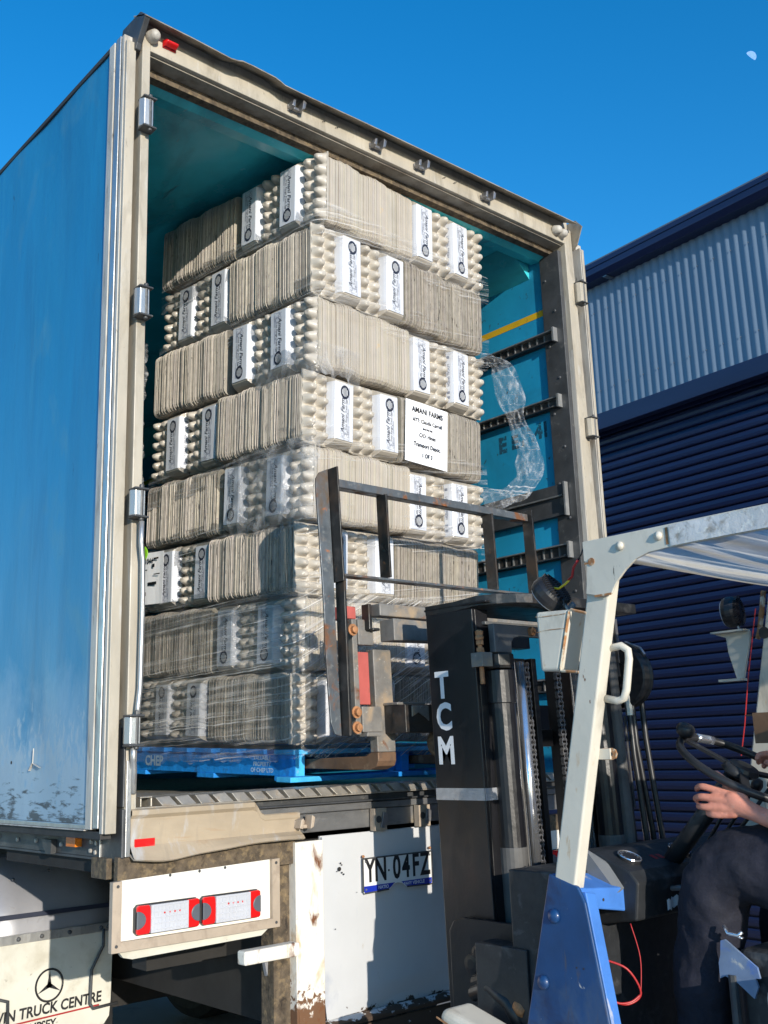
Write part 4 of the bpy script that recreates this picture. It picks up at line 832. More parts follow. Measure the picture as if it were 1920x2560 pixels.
# --- mast
def channel(x0, x1, y0, y1, z0, z1, web, t=.014, fl=.02):
    m = MB(TL).mat('mast_black')
    if web < 0: m.box(x0, x0 + t, y0, y1, z0, z1); a, b = x0 + t, x1
    else: m.box(x1 - t, x1, y0, y1, z0, z1); a, b = x0, x1 - t
    m.box(a, b, y0, y0 + fl, z0, z1).box(a, b, y1 - fl, y1, z0, z1); return m
mr = fk(channel(.86, .935, -.685, -.470, .25, 1.945, -1), 'mast_rail', bevel=.003)
m = MB(TL).mat('letter_white')
for ch, z in (('T', 1.704), ('C', 1.602), ('M', 1.494)): m.text(ch, .118, (.8590, -.528, z), (0, -1, 0), (0, 0, 1), bold=.0042, squeeze=.86)
sub(mr, m, 'mast_letter', recalc=False).location = (0, 0, 0)
m = MB(TL).mat('tape_silver').box(.8575, .8598, -.689, -.466, 1.343, 1.380).box(.8575, .94, -.691, -.6865, 1.343, 1.380).box(.8575, .94, -.4695, -.466, 1.343, 1.380); sub(mr, m, 'tape_band')
mr2 = fk(channel(1.475, 1.55, -.685, -.470, .25, 1.945, 1), 'mast_rail', bevel=.003)
fk(channel(.945, .992, -.655, -.500, .45, 1.90, 1), 'inner_rail', bevel=.003)
fk(channel(1.418, 1.465, -.655, -.500, .45, 1.90, -1), 'inner_rail', bevel=.003)
m = MB(TL).mat('mast_black'); pth = [(.862, -.466), (.862, -.60), (.868, -.70), (.892, -.768), (.935, -.814), (.99, -.836), (1.06, -.842), (1.545, -.842)]
inn = [(.930, -.466), (.930, -.60), (.936, -.66), (.952, -.71), (.975, -.735), (1.01, -.752), (1.06, -.758), (1.545, -.758)]
m.mat('bg_black')
zt = lambda i: 1.985 - (.008 if i < 2 else 0)
vs_ = []
for i, (p, q) in enumerate(zip(pth, inn)): vs_ += [(*p, zt(i) - .034), (*p, zt(i)), (*q, zt(i)), (*q, zt(i) - .034)]
m.add(vs_, [(a * 4 + j, a * 4 + (j + 1) % 4, a * 4 + 4 + (j + 1) % 4, a * 4 + 4 + j) for a in range(len(pth) - 1) for j in range(4)] + [(0, 1, 2, 3), tuple(len(vs_) - 4 + j for j in (3, 2, 1, 0))])
m.mat('mast_black').box(.862, 1.55, -.747, -.46, 1.958, 1.966)
fk(m, 'mast_head_bow', bevel=.003)
m = MB(TL).mat('bracket_grey').prism([(.905, 1.80), (.985, 1.80), (.987, 1.835), (1.0, 1.850), (1.03, 1.857), (1.38, 1.857), (1.41, 1.85), (1.425, 1.835), (1.428, 1.80), (1.508, 1.80), (1.508, 1.893), (.905, 1.893)], -.735, -.71)
m.box(.905, 1.508, -.70, -.56, 1.893, 1.905)
hb = fk(m, 'head_bracket', bevel=.003)
m = MB(TL).mat('bolt_rust')
for x in (1.085, 1.215, 1.33): m.lathe([(.016, 0), (.015, .012), (.007, .013), (.006, .020)], (x, -.7355, 1.875), (0, -1, 0), 6).cut()
m.build_each('hex_bolt', hb, loc=(0, 0, 0))
for x in (.952, 1.455):
    m = MB(TL).mat('mast_black').cyl((x, -.70, .30), (x, -.70, 1.72), .044, 22).cyl((x, -.70, 1.64), (x, -.70, 1.745), .050, 22).mat('bg_black').lathe([(.048, 0), (.052, .01), (.052, .045), (.046, .05)], (x, -.70, 1.75), (0, 0, 1), 8)
    m.mat('dusty_black').cyl((x, -.70, .98), (x, -.70, 1.20), .0452, 22)
    cy = fk(m, 'lift_cylinder', bevel=.002)
    m = MB(TL).mat('wire_yellow').bar((x - .03, -.737, 1.0), (x - .03, -.737, 1.04), .012, .004); sub(cy, m, 'paint_mark')
m = MB(TL).mat('chrome').cyl((1.040, -.712, .95), (1.040, -.712, 1.775), .0175, 20).cut().cyl((1.39, -.66, .95), (1.39, -.66, 1.775), .0175, 20); m.build_each('piston_rod', fork, smooth=True)
def chain(x, y, z0, z1, name='lift_chain'):
    m = MB(TL).mat('steel_grey'); z = z0; k = 0
    while z < z1:
        w_ = .007 if k % 2 else .011
        for s_ in (-1, 1): m.lathe([(.0075, -.0018), (.0075, .0018)], (x + s_ * w_, y, z), (1, 0, 0), 8); m.lathe([(.0075, -.0018), (.0075, .0018)], (x + s_ * w_, y, z + .012), (1, 0, 0), 8); m.box(x + s_ * w_ - .0018, x + s_ * w_ + .0018, y - .005, y + .005, z, z + .012)
        m.cyl((x - .012, y, z), (x + .012, y, z), .003, 6); z += .016; k += 1
    return fk(m, name)
chain(1.135, -.655, .9, 1.775); chain(1.30, -.655, .9, 1.775)
m = MB(TL).mat('bolt_rust').cyl((.872, -.70, 1.70), (.872, -.70, 1.86), .008, 8).lathe([(.014, 0), (.014, .016)], (.872, -.70, 1.80), (0, 0, 1), 6).lathe([(.014, 0), (.014, .014)], (.872, -.70, 1.825), (0, 0, 1), 6).mat('carriage_tan').box(.852, .90, -.725, -.675, 1.755, 1.80).mat('bolt_rust').lathe([(.012, 0), (.015, .008), (.012, .016), (.014, .03), (.006, .034)], (.872, -.70, 1.84), (0, 0, 1), 10); fk(m, 'chain_anchor', bevel=.0015)
m = MB(TL).mat('mast_black').lathe([(.034, 0), (.042, .004), (.042, .03), (.034, .034)], (.95, -.655, 1.855), (1, 0, 0), 24).cut().lathe([(.034, 0), (.042, .004), (.042, .03), (.034, .034)], (1.42, -.655, 1.855), (1, 0, 0), 24)
m.build_each('chain_roller', fork)
m = MB(TL).mat('mast_black')
m.box(1.13, 1.20, -.60, -.52, .5, 1.80).box(1.21, 1.235, -.62, -.54, .5, 1.80).box(1.045, 1.075, -.60, -.50, .5, 1.3).box(.995, 1.41, -.52, -.505, 1.50, 1.56).box(.99, 1.42, -.62, -.50, .55, .75)
m.mat('dusty_black').box(1.128, 1.146, -.606, -.601, .9, 1.70).box(1.205, 1.2095, -.606, -.56, .8, 1.70).box(.945, .952, -.661, -.656, .8, 1.66).box(1.465, 1.4745, -.661, -.656, .9, 1.70)
fk(m, 'mast_strut', bevel=.002)
m = MB(TL).mat('bolt_rust').cyl((1.045, -.665, 1.70), (1.085, -.665, 1.70), .016, 12).cyl((1.06, -.665, 1.70), (1.07, -.665, 1.70), .022, 6); fk(m, 'hose_fitting')
m = MB(TL).mat('plastic_black').lathe([(.03, -.03), (.108, -.030), (.115, -.026), (.118, -.018), (.108, -.012), (.104, 0), (.108, .012), (.118, .018), (.115, .026), (.108, .03), (.03, .03)], (1.62, -.700, 1.742), (1, .0, 0), 40)
m.mat('bg_black').lathe([(.05, -.034), (.05, .034)], (1.62, -.700, 1.742), (1, 0, 0), 20)
rl_ = fk(m, 'hose_pulley')
m = MB(TL).mat('steel_grey').tube([(1.60, -.74, 1.862), (1.605, -.80, 1.835), (1.605, -.815, 1.81)], .006, 6).box(1.585, 1.60, -.715, -.685, 1.74, 1.95); sub(rl_, m, 'pulley_guard')
m = MB(TL).mat('plastic_black')
for x0, y0, x1, y1, z1 in ((1.655, -.745, 1.665, -.76, 1.72), (1.63, -.72, 1.655, -.73, 1.70), (1.595, -.73, 1.600, -.74, 1.66), (1.575, -.70, 1.57, -.71, 1.66)): m.tube([(x0, y0 + .02, z1 + .05), (x0, y0, z1), (x0, y0, z1 - .2), ((x0 + x1) / 2, (y0 + y1) / 2, 1.35), (x1, y1, 1.20), (x1 + .01, y1, .95)], .0105, 10).cut()
ho = m.build_each('hydraulic_hose', fork, smooth=True)[0]
m = MB(TL).mat('bare_alloy').cyl((1.655, -.745, 1.70), (1.655, -.745, 1.76), .014, 10).cut().cyl((1.595, -.73, 1.60), (1.595, -.73, 1.67), .014, 8).cut().cyl((1.575, -.70, 1.64), (1.575, -.70, 1.67), .013, 8); m.build_each('hose_coupling', ho, loc=(0, 0, 0))
m = MB(TL).mat('steel_grey')
for x, y, a, b in ((1.562, -.69, 1.28, 1.60), (1.585, -.715, 1.28, 1.60), (1.553, -.69, 1.0, 1.3)): m.box(x, x + .008, y, y + .006, a, b)
m.mat('dusty_black').cyl((1.54, -.70, .9), (1.54, -.70, 1.9), .03, 14); fk(m, 'steel_tube')
# --- carriage, back rest, forks
m = MB(TL).mat('carriage_tan').box(.745, .768, -.215, -.19, 1.56, 1.958).box(.7685, .838, -.220, -.195, 1.868, 1.958).box(.7685, .858, -.222, -.195, 1.568, 1.655).prism([(.775, 1.553), (.84, 1.553), (.835, 1.5675), (.778, 1.5675)], -.235, -.19)
ca = fk(m, 'carriage', bevel=.003)
m = MB(TL).mat('carriage_tan').box(.838, 1.72, -.262, -.200, 1.970, 2.014); sub(ca, m, 'upper_bar', bevel=.004)
m = MB(TL).mat('carriage_tan').prism([(.866, 1.880), (1.11, 1.885), (1.11, 1.955), (.866, 1.958)], -.300, -.225).mat('bg_black').box(1.1105, 1.60, -.29, -.225, 1.88, 1.955).box(.80, .815, -.245, -.205, 1.92, 2.012).box(.8155, .850, -.245, -.205, 1.918, 1.928); sub(ca, m, 'shift_block', bevel=.003)
m = MB(TL).mat('bar_red').box(.772, .824, -.205, -.175, 1.662, 1.845).cut().box(.742, .80, -.175, -.10, 1.965, 2.010); m.build_each('red_bar', ca, loc=(0, 0, 0), bevel=.003)
m = MB(TL).mat('carriage_tan').box(.8845, 1.02, -.275, -.20, 1.6585, 1.668).mat('bg_black').box(.888, 1.70, -.31, -.20, 1.562, 1.658).mat('carriage_tan').prism([(.915, 1.615), (.945, 1.63), (.975, 1.615), (.995, 1.60), (.995, 1.654), (.915, 1.654)], -.318, -.3105); sub(ca, m, 'lower_bar', bevel=.003)
m = MB(TL).mat('bolt_rust')
for x, z in ((.722, 1.915), (.722, 1.634), (.722, 1.583)): m.lathe([(.021, 0), (.021, .004), (.0135, .0045), (.0125, .017), (.006, .018)], (x, -.245, z), (0, -1, 0), 12).cut()
m.build_each('hex_bolt', ca, loc=(0, 0, 0))
m = MB(TL).mat('rusty_grime').lathe([(.03, 0), (.05, .01), (.052, .08), (.05, .12), (.03, .13)], (1.035, -.30, 1.525), (1, .1, 0), 18); sub(ca, m, 'shift_ram', smooth=True)
m = MB(TL).mat('rack_black')
m.prism([(.648, 1.562), (.674, 1.556), (.672, 1.70), (.668, 1.90), (.668, 2.08), (.660, 2.492), (.622, 2.474), (.606, 2.45), (.604, 2.40), (.617, 2.10), (.620, 1.97), (.618, 1.88), (.624, 1.72), (.630, 1.60)], -.222, -.214)
br = fk(m, 'back_rest', bevel=.002)
m = MB(TL).mat('bg_black').hexa([(.670, -.272, 2.08), (.677, -.272, 2.08), (.677, -.2145, 2.08), (.670, -.2145, 2.08), (.6615, -.272, 2.492), (.6685, -.272, 2.492), (.6685, -.2145, 2.492), (.6615, -.2145, 2.492)]).hexa([(.676, -.262, 1.556), (.686, -.262, 1.556), (.686, -.2145, 1.556), (.676, -.2145, 1.556), (.679, -.262, 2.09), (.689, -.262, 2.09), (.689, -.2145, 2.09), (.679, -.2145, 2.09)]); sub(br, m, 'angle_flange', bevel=.0015)
m = MB(TL).mat('rack_black').box(.67, 1.735, -.224, -.214, 2.432, 2.462).box(.67, 1.735, -.2135, -.175, 2.432, 2.4375); sub(br, m, 'top_rail', bevel=.002)
m = MB(TL).mat('rack_black').hexa([(.69, -.24, 2.105), (1.738, -.24, 2.108), (1.738, -.19, 2.108), (.69, -.19, 2.105), (.69, -.24, 2.113), (1.738, -.24, 2.117), (1.738, -.19, 2.117), (.69, -.19, 2.113)]); sub(br, m, 'lower_rail', bevel=.001)
for x0, z1 in ((.912, 2.431), (1.486, 2.431), (1.737, 2.478)):
    m = MB(TL).mat('bg_black').box(x0, x0 + .009, -.245, -.190, 2.1175, z1); sub(br, m, 'upright_bar', bevel=.001)
for x0 in (.85, 1.43):
    m = MB(TL).mat('carriage_tan').box(x0, x0 + .085, -.200, -.160, 1.50, 1.857)
    f_ = fk(m, 'fork', bevel=.003)
    m = MB(TL).mat('fork_rust').prism([(-.16, 1.86), (-.16, 1.50), (-.14, 1.486), (.2, 1.478), (.88, 1.474), (.88, 1.462), (.3, 1.452), (-.14, 1.444), (-.185, 1.450), (-.2, 1.47), (-.2, 1.499), (-.1605, 1.4995)] if False else [(-.2, 1.4995), (-.16, 1.4995), (-.13, 1.487), (.88, 1.476), (.88, 1.464), (.2, 1.448), (-.15, 1.440), (-.19, 1.452), (-.2, 1.47)], x0, x0 + .085, 'yz'); sub(f_, m, 'fork_blade', bevel=.003)
# --- overhead guard
def pillar(x0, x1, name='guard_pillar'):
    m = MB().mat('guard_cream')
    ya = lambda z: -1.079 - .240 * (z - 1.164)
    m.hexa([(x0, ya(1.0) - .072, 1.0), (x1, ya(1.0) - .072, 1.0), (x1, ya(1.0), 1.0), (x0, ya(1.0), 1.0), (x0, ya(1.99) - .076, 1.99), (x1, ya(1.99) - .076, 1.99), (x1, ya(1.99), 1.99), (x0, ya(1.99), 1.99)])
    return fk(m, name, bevel=.006, seg=3)
gp = pillar(.702, .745); gp2 = pillar(1.655, 1.70)
for x0 in (.702, 1.655):
    m = MB().mat('guard_cream').hexa([(x0, -2.60, .9), (x0 + .045, -2.60, .9), (x0 + .045, -2.53, .9), (x0, -2.53, .9), (x0, -2.50, 1.99), (x0 + .045, -2.50, 1.99), (x0 + .045, -2.43, 1.99), (x0, -2.43, 1.99)]); fk(m, 'guard_pillar', bevel=.006)
sidepoly = [(-1.262, 2.044), (-1.80, 2.043), (-2.62, 2.03), (-2.62, 1.985), (-1.80, 1.983), (-1.523, 1.984), (-1.47, 1.981), (-1.43, 1.970), (-1.395, 1.947), (-1.365, 1.92), (-1.352, 1.903), (-1.345, 1.89), (-1.292, 1.892), (-1.262, 1.90), (-1.272, 1.985), (-1.262, 1.99)]
rf = None
for x0 in (.693, 1.701):
    m = MB().mat('guard_cream').prism(sidepoly, x0, x0 + .008, 'yz'); o = fk(m, 'guard_roof_side', bevel=.0015); rf = rf or o
m = MB().mat('bolt_rust').box(.7, .703, -1.275, -1.268, 1.974, 1.984); 
m = MB().mat('guard_rust').lathe([(.011, 0), (.011, .0015)], (.6925, -1.288, 1.985), (-1, 0, 0), 10).box(.6915, .6928, -1.286, -1.264, 1.980, 1.985).box(.6915, .6928, -1.533, -1.526, 1.992, 2.036).box(.6915, .6928, -1.345, -1.29, 1.887, 1.893); sub(rf, m, 'rust_seam')
m = MB().mat('guard_cream')
for y, z in ((-1.385, 2.012), (-1.505, 2.018)): m.lathe([(.012, 0), (.012, .005), (.001, .010)], (.6925, y, z), (-1, 0, 0), 12).cut()
m.build_each('round_bolt', rf, loc=(0, 0, 0), smooth=True)
m = MB().mat('film_roof').grid(lambda u, v: (.6905 - .003 * abs(math.sin(9 * u + 2 * v)), -1.54 - 1.0 * u, 1.986 + .054 * v - .003 * u), 20, 4); sub(rf, m, 'film_wrap', smooth=True)
m = MB().mat('guard_cream').box(.702, 1.70, -1.335, -1.295, 2.0, 2.03).box(.702, 1.70, -2.62, -2.56, 2.0, 2.03)
for k in range(9): m.box(.702, 1.70, -1.42 - .125 * k, -1.395 - .125 * k, 1.999, 2.005)
rf2 = fk(m, 'guard_roof', bevel=.003)
m = MB().mat('film_milky').grid(lambda u, v: (.703 + .997 * u, -1.30 - 1.30 * v, 1.993 + .004 * math.sin(19 * v + 3 * u) - .007 * math.sin(math.pi * u) + .003 * math.sin(40 * v + 5 * u)), 40, 60); sub(rf2, m, 'film_wrap', smooth=True)
m = MB().mat('guard_cream').tube([(.742, -1.283, 1.752), (.745, -1.325, 1.756), (.745, -1.345, 1.742), (.745, -1.346, 1.72), (.745, -1.330, 1.64), (.745, -1.320, 1.618), (.745, -1.30, 1.612), (.742, -1.248, 1.624)], .0105, 10); fk(m, 'grab_handle', smooth=True)
m = MB().mat('guard_cream').box(.742, .748, -1.262, -1.19, 1.462, 1.490).mat('guard_rust').prism([(-1.262, 1.460), (-1.274, 1.464), (-1.279, 1.475), (-1.274, 1.487), (-1.262, 1.491), (-1.235, 1.491), (-1.235, 1.46)], .7485, .754, 'yz').mat('dark_gap').lathe([(.005, 0), (.005, .001)], (.7475, -1.262, 1.475), (-1, 0, 0), 8); fk(m, 'eye_bracket')
# head lamp pods and lamps
m = MB().mat('guard_cream').hexa([(.702, -1.143, 1.702), (.79, -1.143, 1.702), (.79, -1.076, 1.706), (.702, -1.076, 1.706), (.702, -1.190, 1.868), (.80, -1.190, 1.868), (.80, -1.070, 1.874), (.702, -1.070, 1.874)])
pod = fk(m, 'lamp_pod', bevel=.010, seg=3)
m = MB().mat('guard_rust').tube([(.704, -1.25, 1.850), (.704, -1.198, 1.866), (.704, -1.190, 1.862), (.704, -1.148, 1.712), (.704, -1.150, 1.702), (.704, -1.21, 1.694)], .0042, 6).tube([(.7015, -1.072, 1.860), (.7015, -1.105, 1.857), (.7015, -1.18, 1.857)], .0012, 4).tube([(.7015, -1.074, 1.815), (.7015, -1.10, 1.819), (.7015, -1.172, 1.817)], .0012, 4); sub(pod, m, 'rust_edge')
def work_lamp(c, ax, r, name='work_lamp'):
    c = Vector(c); ax = Vector(ax).normalized()
    m = MB().mat('plastic_black').lathe([(r * .2, -.022), (r * .9, -.016), (r, -.006), (r * 1.03, .012), (r * .96, .026), (r * .9, .028)], c, ax, 32)
    o = fk(m, name)
    u = Vector((0, 0, 1)).cross(ax).normalized(); v = ax.cross(u)
    m = MB().mat('plastic_black')
    for k in range(-6, 7):
        d = k * r / 7; hl = math.sqrt(max(0, (r * .92) ** 2 - d * d)); zig = [c - ax * .019 + v * d + u * t_ * hl + v * .004 * (1 if i % 2 else -1) for i, t_ in enumerate((-1, -.5, 0, .5, 1))]
        for a, b in zip(zig, zig[1:]): m.bar(a, b, .0022, .010, ax)
    sub(o, m, 'cooling_fin')
    m = MB().mat('lens_clear').lathe([(r * .88, 0), (r * .86, .003)], c + ax * .0281, ax, 24); sub(o, m, 'lamp_lens')
    m = MB().mat('steel_grey').bar(c - v * r * .95 - ax * .01, c - v * (r + .028) - ax * .012, .014, .006, ax).lathe([(.009, 0), (.009, .014)], c - v * (r + .018) - ax * .02, -ax, 8); sub(o, m, 'lamp_bracket')
    return o
wl = work_lamp((.752, -1.094, 1.931), (-.12, .80, -.58), .056); work_lamp((1.69, -1.122, 1.932), (-.15, .95, -.05), .053)
m = MB().mat('wire_yellow').tube([(.742, -1.10, 1.945), (.735, -1.135, 1.935), (.735, -1.16, 1.945), (.735, -1.175, 1.955)], .0035, 6).mat('wire_red').tube([(.735, -1.172, 1.955), (.73, -1.19, 1.962), (.72, -1.205, 1.985), (.705, -1.235, 2.0)], .004, 6).mat('plastic_black').tube([(.705, -1.235, 2.0), (.70, -1.25, 2.012), (.70, -1.26, 2.03)], .002, 5).tube([(.745, -1.12, 1.91), (.735, -1.15, 1.90), (.735, -1.15, 1.88), (.74, -1.13, 1.875)], .002, 5); sub(wl, m, 'lamp_wire', smooth=True)
m = MB().mat('guard_cream').prism([(-1.040, 1.864), (-1.175, 1.860), (-1.175, 1.84), (-1.135, 1.70), (-1.112, 1.700), (-1.090, 1.79), (-1.085, 1.845), (-1.050, 1.858)], 1.685, 1.695, 'yz').box(1.655, 1.70, -1.17, -1.045, 1.861, 1.867).box(1.66, 1.70, -1.14, -1.055, 1.696, 1.704); fk(m, 'lamp_pod')
m = MB().mat('guard_rust').tube([(1.70, -1.235, 1.99), (1.695, -1.225, 1.93), (1.692, -1.21, 1.86), (1.69, -1.2, 1.83)], .009, 8).mat('dark_gap').lathe([(.020, 0), (.020, .001)], (1.6545, -1.245, 1.845), (-1, 0, 0), 14).tube([(1.653, -1.145, 1.58), (1.653, -1.24, 1.575), (1.70, -1.245, 1.575)], .003, 5).mat('wire_red').tube([(1.653, -1.225, 1.93), (1.652, -1.17, 1.7), (1.652, -1.14, 1.55), (1.652, -1.115, 1.45)], .002, 5); sub(gp2, m, 'wire_run')
# --- cowl, dash, body
m = MB().mat('cowl_blue')
cl = [(-1.060, 1.166), (-1.155, 1.139), (-1.176, 1.10), (-1.226, .817), (-1.29, .42), (-.85, .42), (-.951, .774)]
m.prism(cl, .700, .712, 'yz'); cw = fk(m, 'cowl_panel', bevel=.004)
m = MB().mat('cowl_lit_faded').hexa([(.712, -1.292, .42), (.748, -1.292, .42), (.748, -1.28, .42), (.712, -1.28, .42), (.712, -1.172, 1.125), (.755, -1.172, 1.118), (.755, -1.155, 1.118), (.712, -1.155, 1.125)]); sub(cw, m, 'cowl_edge', bevel=.003)
m = MB().mat('cowl_blue')
for y, z in ((-1.072, 1.059), (-1.020, .888)): m.lathe([(.019, 0), (.018, .006), (.011, .012), (.001, .014)], (.6995, y, z), (-1, 0, 0), 18).cut()
m.build_each('round_bolt', cw, loc=(0, 0, 0), smooth=True)
m = MB().mat('dark_gap')
for y in (-1.135, -1.158): m.lathe([(.0025, 0), (.0025, .0006)], (.6996, y, .938), (-1, 0, 0), 6)
sub(cw, m, 'drill_hole')
m = MB().mat('cowl_lit_faded').hexa([(.7125, -1.150, 1.085), (.948, -1.150, 1.047), (.948, -1.05, 1.05), (.7125, -1.06, 1.085), (.7125, -1.150, 1.132), (.945, -1.150, 1.112), (.935, -1.045, 1.150), (.7125, -1.06, 1.166)])
bm_ = fk(m, 'dash_beam', bevel=.004)
m = MB().mat('dark_gap').lathe([(.0055, 0), (.0055, .001)], (.764, -1.1505, 1.100), (0, -1, 0), 12).lathe([(.004, 0), (.004, .001)], (.812, -1.1505, 1.094), (0, -1, 0), 12); sub(bm_, m, 'bolt_hole')
m = MB().mat('dash_black').prism([(-1.185, 1.03), (-1.200, 1.13), (-1.175, 1.158), (-1.06, 1.205), (-.98, 1.205), (-.98, 1.0)], .905, 1.65, 'yz'); da = fk(m, 'dashboard', bevel=.006)
nd = Vector((0, -.047, .115)).normalized()
for x in (.985, 1.235):
    m = MB().mat('plastic_black').lathe([(.034, 0), (.034, .008), (.030, .010)], (x, -1.118, 1.181), nd, 24); gg = sub(da, m, 'gauge')
    m = MB().mat('chrome').tube([Vector((x, -1.118, 1.181)) + nd * .010 + Vector((math.cos(a), 0, 0)) * .033 + nd.cross(Vector((1, 0, 0))) * math.sin(a) * .033 for a in [i * math.pi / 16 for i in range(32)]], .0025, 6, closed=True)
    m.mat('ink_grey')
    for k in range(9):
        a = R_(-30 + 30 * k); e1 = Vector((math.cos(a), 0, 0)) + nd.cross(Vector((1, 0, 0))) * math.sin(a); p0 = Vector((x, -1.118, 1.181)) + nd * .0103; m.bar(p0 + e1 * .022, p0 + e1 * .027, .0015, .0006, nd)
    m.name = 0; o = m.build('gauge_ring', da, loc=(0, 0, 0))
m = MB().mat('ink_red')
for x in (1.085, 1.115): m.add([(x, -1.14, 1.1735), (x + .018, -1.14, 1.1735), (x + .018, -1.115, 1.1835), (x, -1.115, 1.1835)], [(0, 1, 2, 3)])
sub(da, m, 'warning_light', recalc=False)
m = MB().mat('clear_plastic').hexa([(.865, -1.05, 1.10), (.875, -1.05, 1.10), (.885, -1.15, 1.105), (.875, -1.15, 1.105), (.865, -1.06, 1.215), (.872, -1.06, 1.215), (.955, -1.155, 1.130), (.945, -1.155, 1.130)]); sub(da, m, 'corner_flap')
m = MB().mat('paper').grid(lambda u, v: (1.03 + .065 * u, -1.202 - .002 * math.sin(9 * u), 1.045 + .028 * v + .01 * u + .004 * math.sin(20 * u)), 8, 2); st = sub(da, m, 'torn_sticker')
m = MB().mat('steel_grey')
for x in (1.06, 1.085): m.cyl((x, -1.20, 1.10), (x, -1.235, 1.105), .007, 8)
sub(da, m, 'switch_knob')
m = MB().mat('dash_black').cyl((1.16, -1.10, 1.12), (1.12, -1.39, 1.40), .026, 14).lathe([(.03, 0), (.045, .012), (.03, .03)], (1.12, -1.40, 1.405), (0, -.5, .87), 18)
sc_ = fk(m, 'steering_column', smooth=True)
WC = Vector((1.135, -1.415, 1.418)); wn_ = Vector((0, -.5, .866)); wu = Vector((1, 0, 0)); wv = wn_.cross(wu)
def rim(a, r=.180, o=0.): return WC + wu * math.cos(a) * r + wv * math.sin(a) * r + wn_ * o
m = MB().mat('plastic_black').tube([rim(i * math.pi / 32, .18, .004) for i in range(64)], .0112, 12, closed=True); sw = fk(m, 'steering_wheel', smooth=True)
m = MB().mat('plastic_black')
for a in (R_(100), R_(215), R_(335)): m.bar(WC, rim(a, .176), .024, .008, wn_)
m.lathe([(.035, -.01), (.045, .0), (.040, .014), (.02, .018)], WC, wn_, 20); sub(sw, m, 'wheel_spoke')
kp = rim(R_(112))
m = MB().mat('plastic_black').lathe([(.010, 0), (.010, .016), (.022, .022), (.027, .034), (.026, .046), (.018, .054), (.001, .056)], kp, wn_, 16); sub(sw, m, 'spinner_knob', smooth=True)
m = MB().mat('chrome').tube([rim(R_(a), .18, .004) for a in (62, 67, 72, 77, 82)], .0130, 12); sub(sw, m, 'worn_rim', smooth=True)
m = MB().mat('dash_black').box(.76, 1.64, -1.06, -.86, .40, 1.16).box(.72, 1.68, -1.75, -1.05, .38, .44).box(.75, 1.65, -.92, -.72, .2, .95); fk(m, 'front_body', bevel=.004)
m = MB().mat('mast_black').prism([(-.545, .3), (-.535, .955), (-.555, .985), (-.60, .997), (-.95, .997), (-.95, .3)], .830, .846, 'yz')
fp = fk(m, 'mast_plate', bevel=.003)
m = MB().mat('mast_black')
for y, z, r in ((-.635, .87, .028), (-.66, .905, .02), (-.70, .86, .03), (-.72, .78, .018)): m.lathe([(r, 0), (r, .012), (r * .5, .014)], (.8295, y, z), (-1, 0, 0), 14)
m.tube([(.815, -.66, .82), (.81, -.72, .84), (.80, -.80, .79), (.80, -.9, .74)], .026, 12); sub(fp, m, 'pivot_bolt')
m = MB().mat('plastic_black').tube([(.78, -.68, .80), (.77, -.76, .83), (.765, -.83, .80), (.76, -.88, .74)], .022, 12).mat('bolt_rust').lathe([(.02, 0), (.024, .02), (.02, .04)], (.765, -.86, .80), (0, -1, -.5), 10); fk(m, 'steer_pipe', smooth=True)
m = MB().mat('guard_cream').hexa([(.60, -.705, .755), (.72, -.705, .755), (.72, -1.20, .60), (.60, -1.20, .60), (.60, -.720, .800), (.72, -.720, .800), (.72, -1.20, .68), (.60, -1.20, .68)]); fe = fk(m, 'front_fender', bevel=.022, seg=4)
m = MB().mat('guard_rust').bar((.5992, -.705, .772), (.5992, -1.18, .635), .001, .005); sub(fe, m, 'rust_seam')
m = MB().mat('tyre_rubber')
for x in (.62, 1.52): m.lathe([(.18, 0), (.28, 0), (.32, .02), (.335, .05), (.335, .15), (.32, .18), (.28, .2), (.18, .2)], (x, -.88, .335), (1, 0, 0), 32).cut()
m.build_each('front_tyre', fork)
m = MB().mat('tyre_rubber')
for x in (.72, 1.50): m.lathe([(.15, 0), (.22, 0), (.25, .02), (.265, .05), (.265, .11), (.25, .14), (.22, .16), (.15, .16)], (x, -2.5, .265), (1, 0, 0), 32).cut()
m.build_each('rear_tyre', fork)
m = MB().mat('guard_cream').box(.70, 1.70, -2.55, -1.655, .50, .965); fk(m, 'engine_hood', bevel=.03, seg=4)
m = MB().mat('cowl_blue').prism([(-2.5, .3), (-2.95, .4), (-3.0, .95), (-2.56, 1.05), (-2.551, .3)], .68, 1.72, 'yz'); fk(m, 'counterweight', bevel=.05, seg=4)
m = MB().mat('dash_black').box(.93, 1.60, -1.654, -1.46, .44, .99); fk(m, 'seat_base', bevel=.02)
m = MB().mat('dash_black').box(.95, 1.45, -2.15, -1.70, .966, 1.04).hexa([(.95, -2.16, 1.0), (1.45, -2.16, 1.0), (1.45, -2.08, 1.0), (.95, -2.08, 1.0), (.95, -2.30, 1.5), (1.45, -2.30, 1.5), (1.45, -2.20, 1.5), (.95, -2.20, 1.5)]); fk(m, 'seat', bevel=.03, seg=4)
m = MB().mat('sun_patch_pale').prism([(-1.436, 1.008), (-1.448, 1.012), (-1.53, .955), (-1.535, .93), (-1.522, .93), (-1.528, .91), (-1.515, .882), (-1.47, .915), (-1.44, .925), (-1.425, .918), (-1.425, .955), (-1.432, .975)], .905, .912, 'yz'); bp_ = fk(m, 'sun_patch_plate')  # irregular pale plate standing in for a patch of sun on the body
m = MB().mat('chrome').tube([(.905, -1.45, 1.045), (.90, -1.462, 1.028), (.90, -1.49, 1.026), (.905, -1.50, 1.035)], .005, 8).bar((.905, -1.50, 1.02), (.905, -1.455, 1.03), .01, .004); sub(bp_, m, 'belt_buckle', smooth=True)
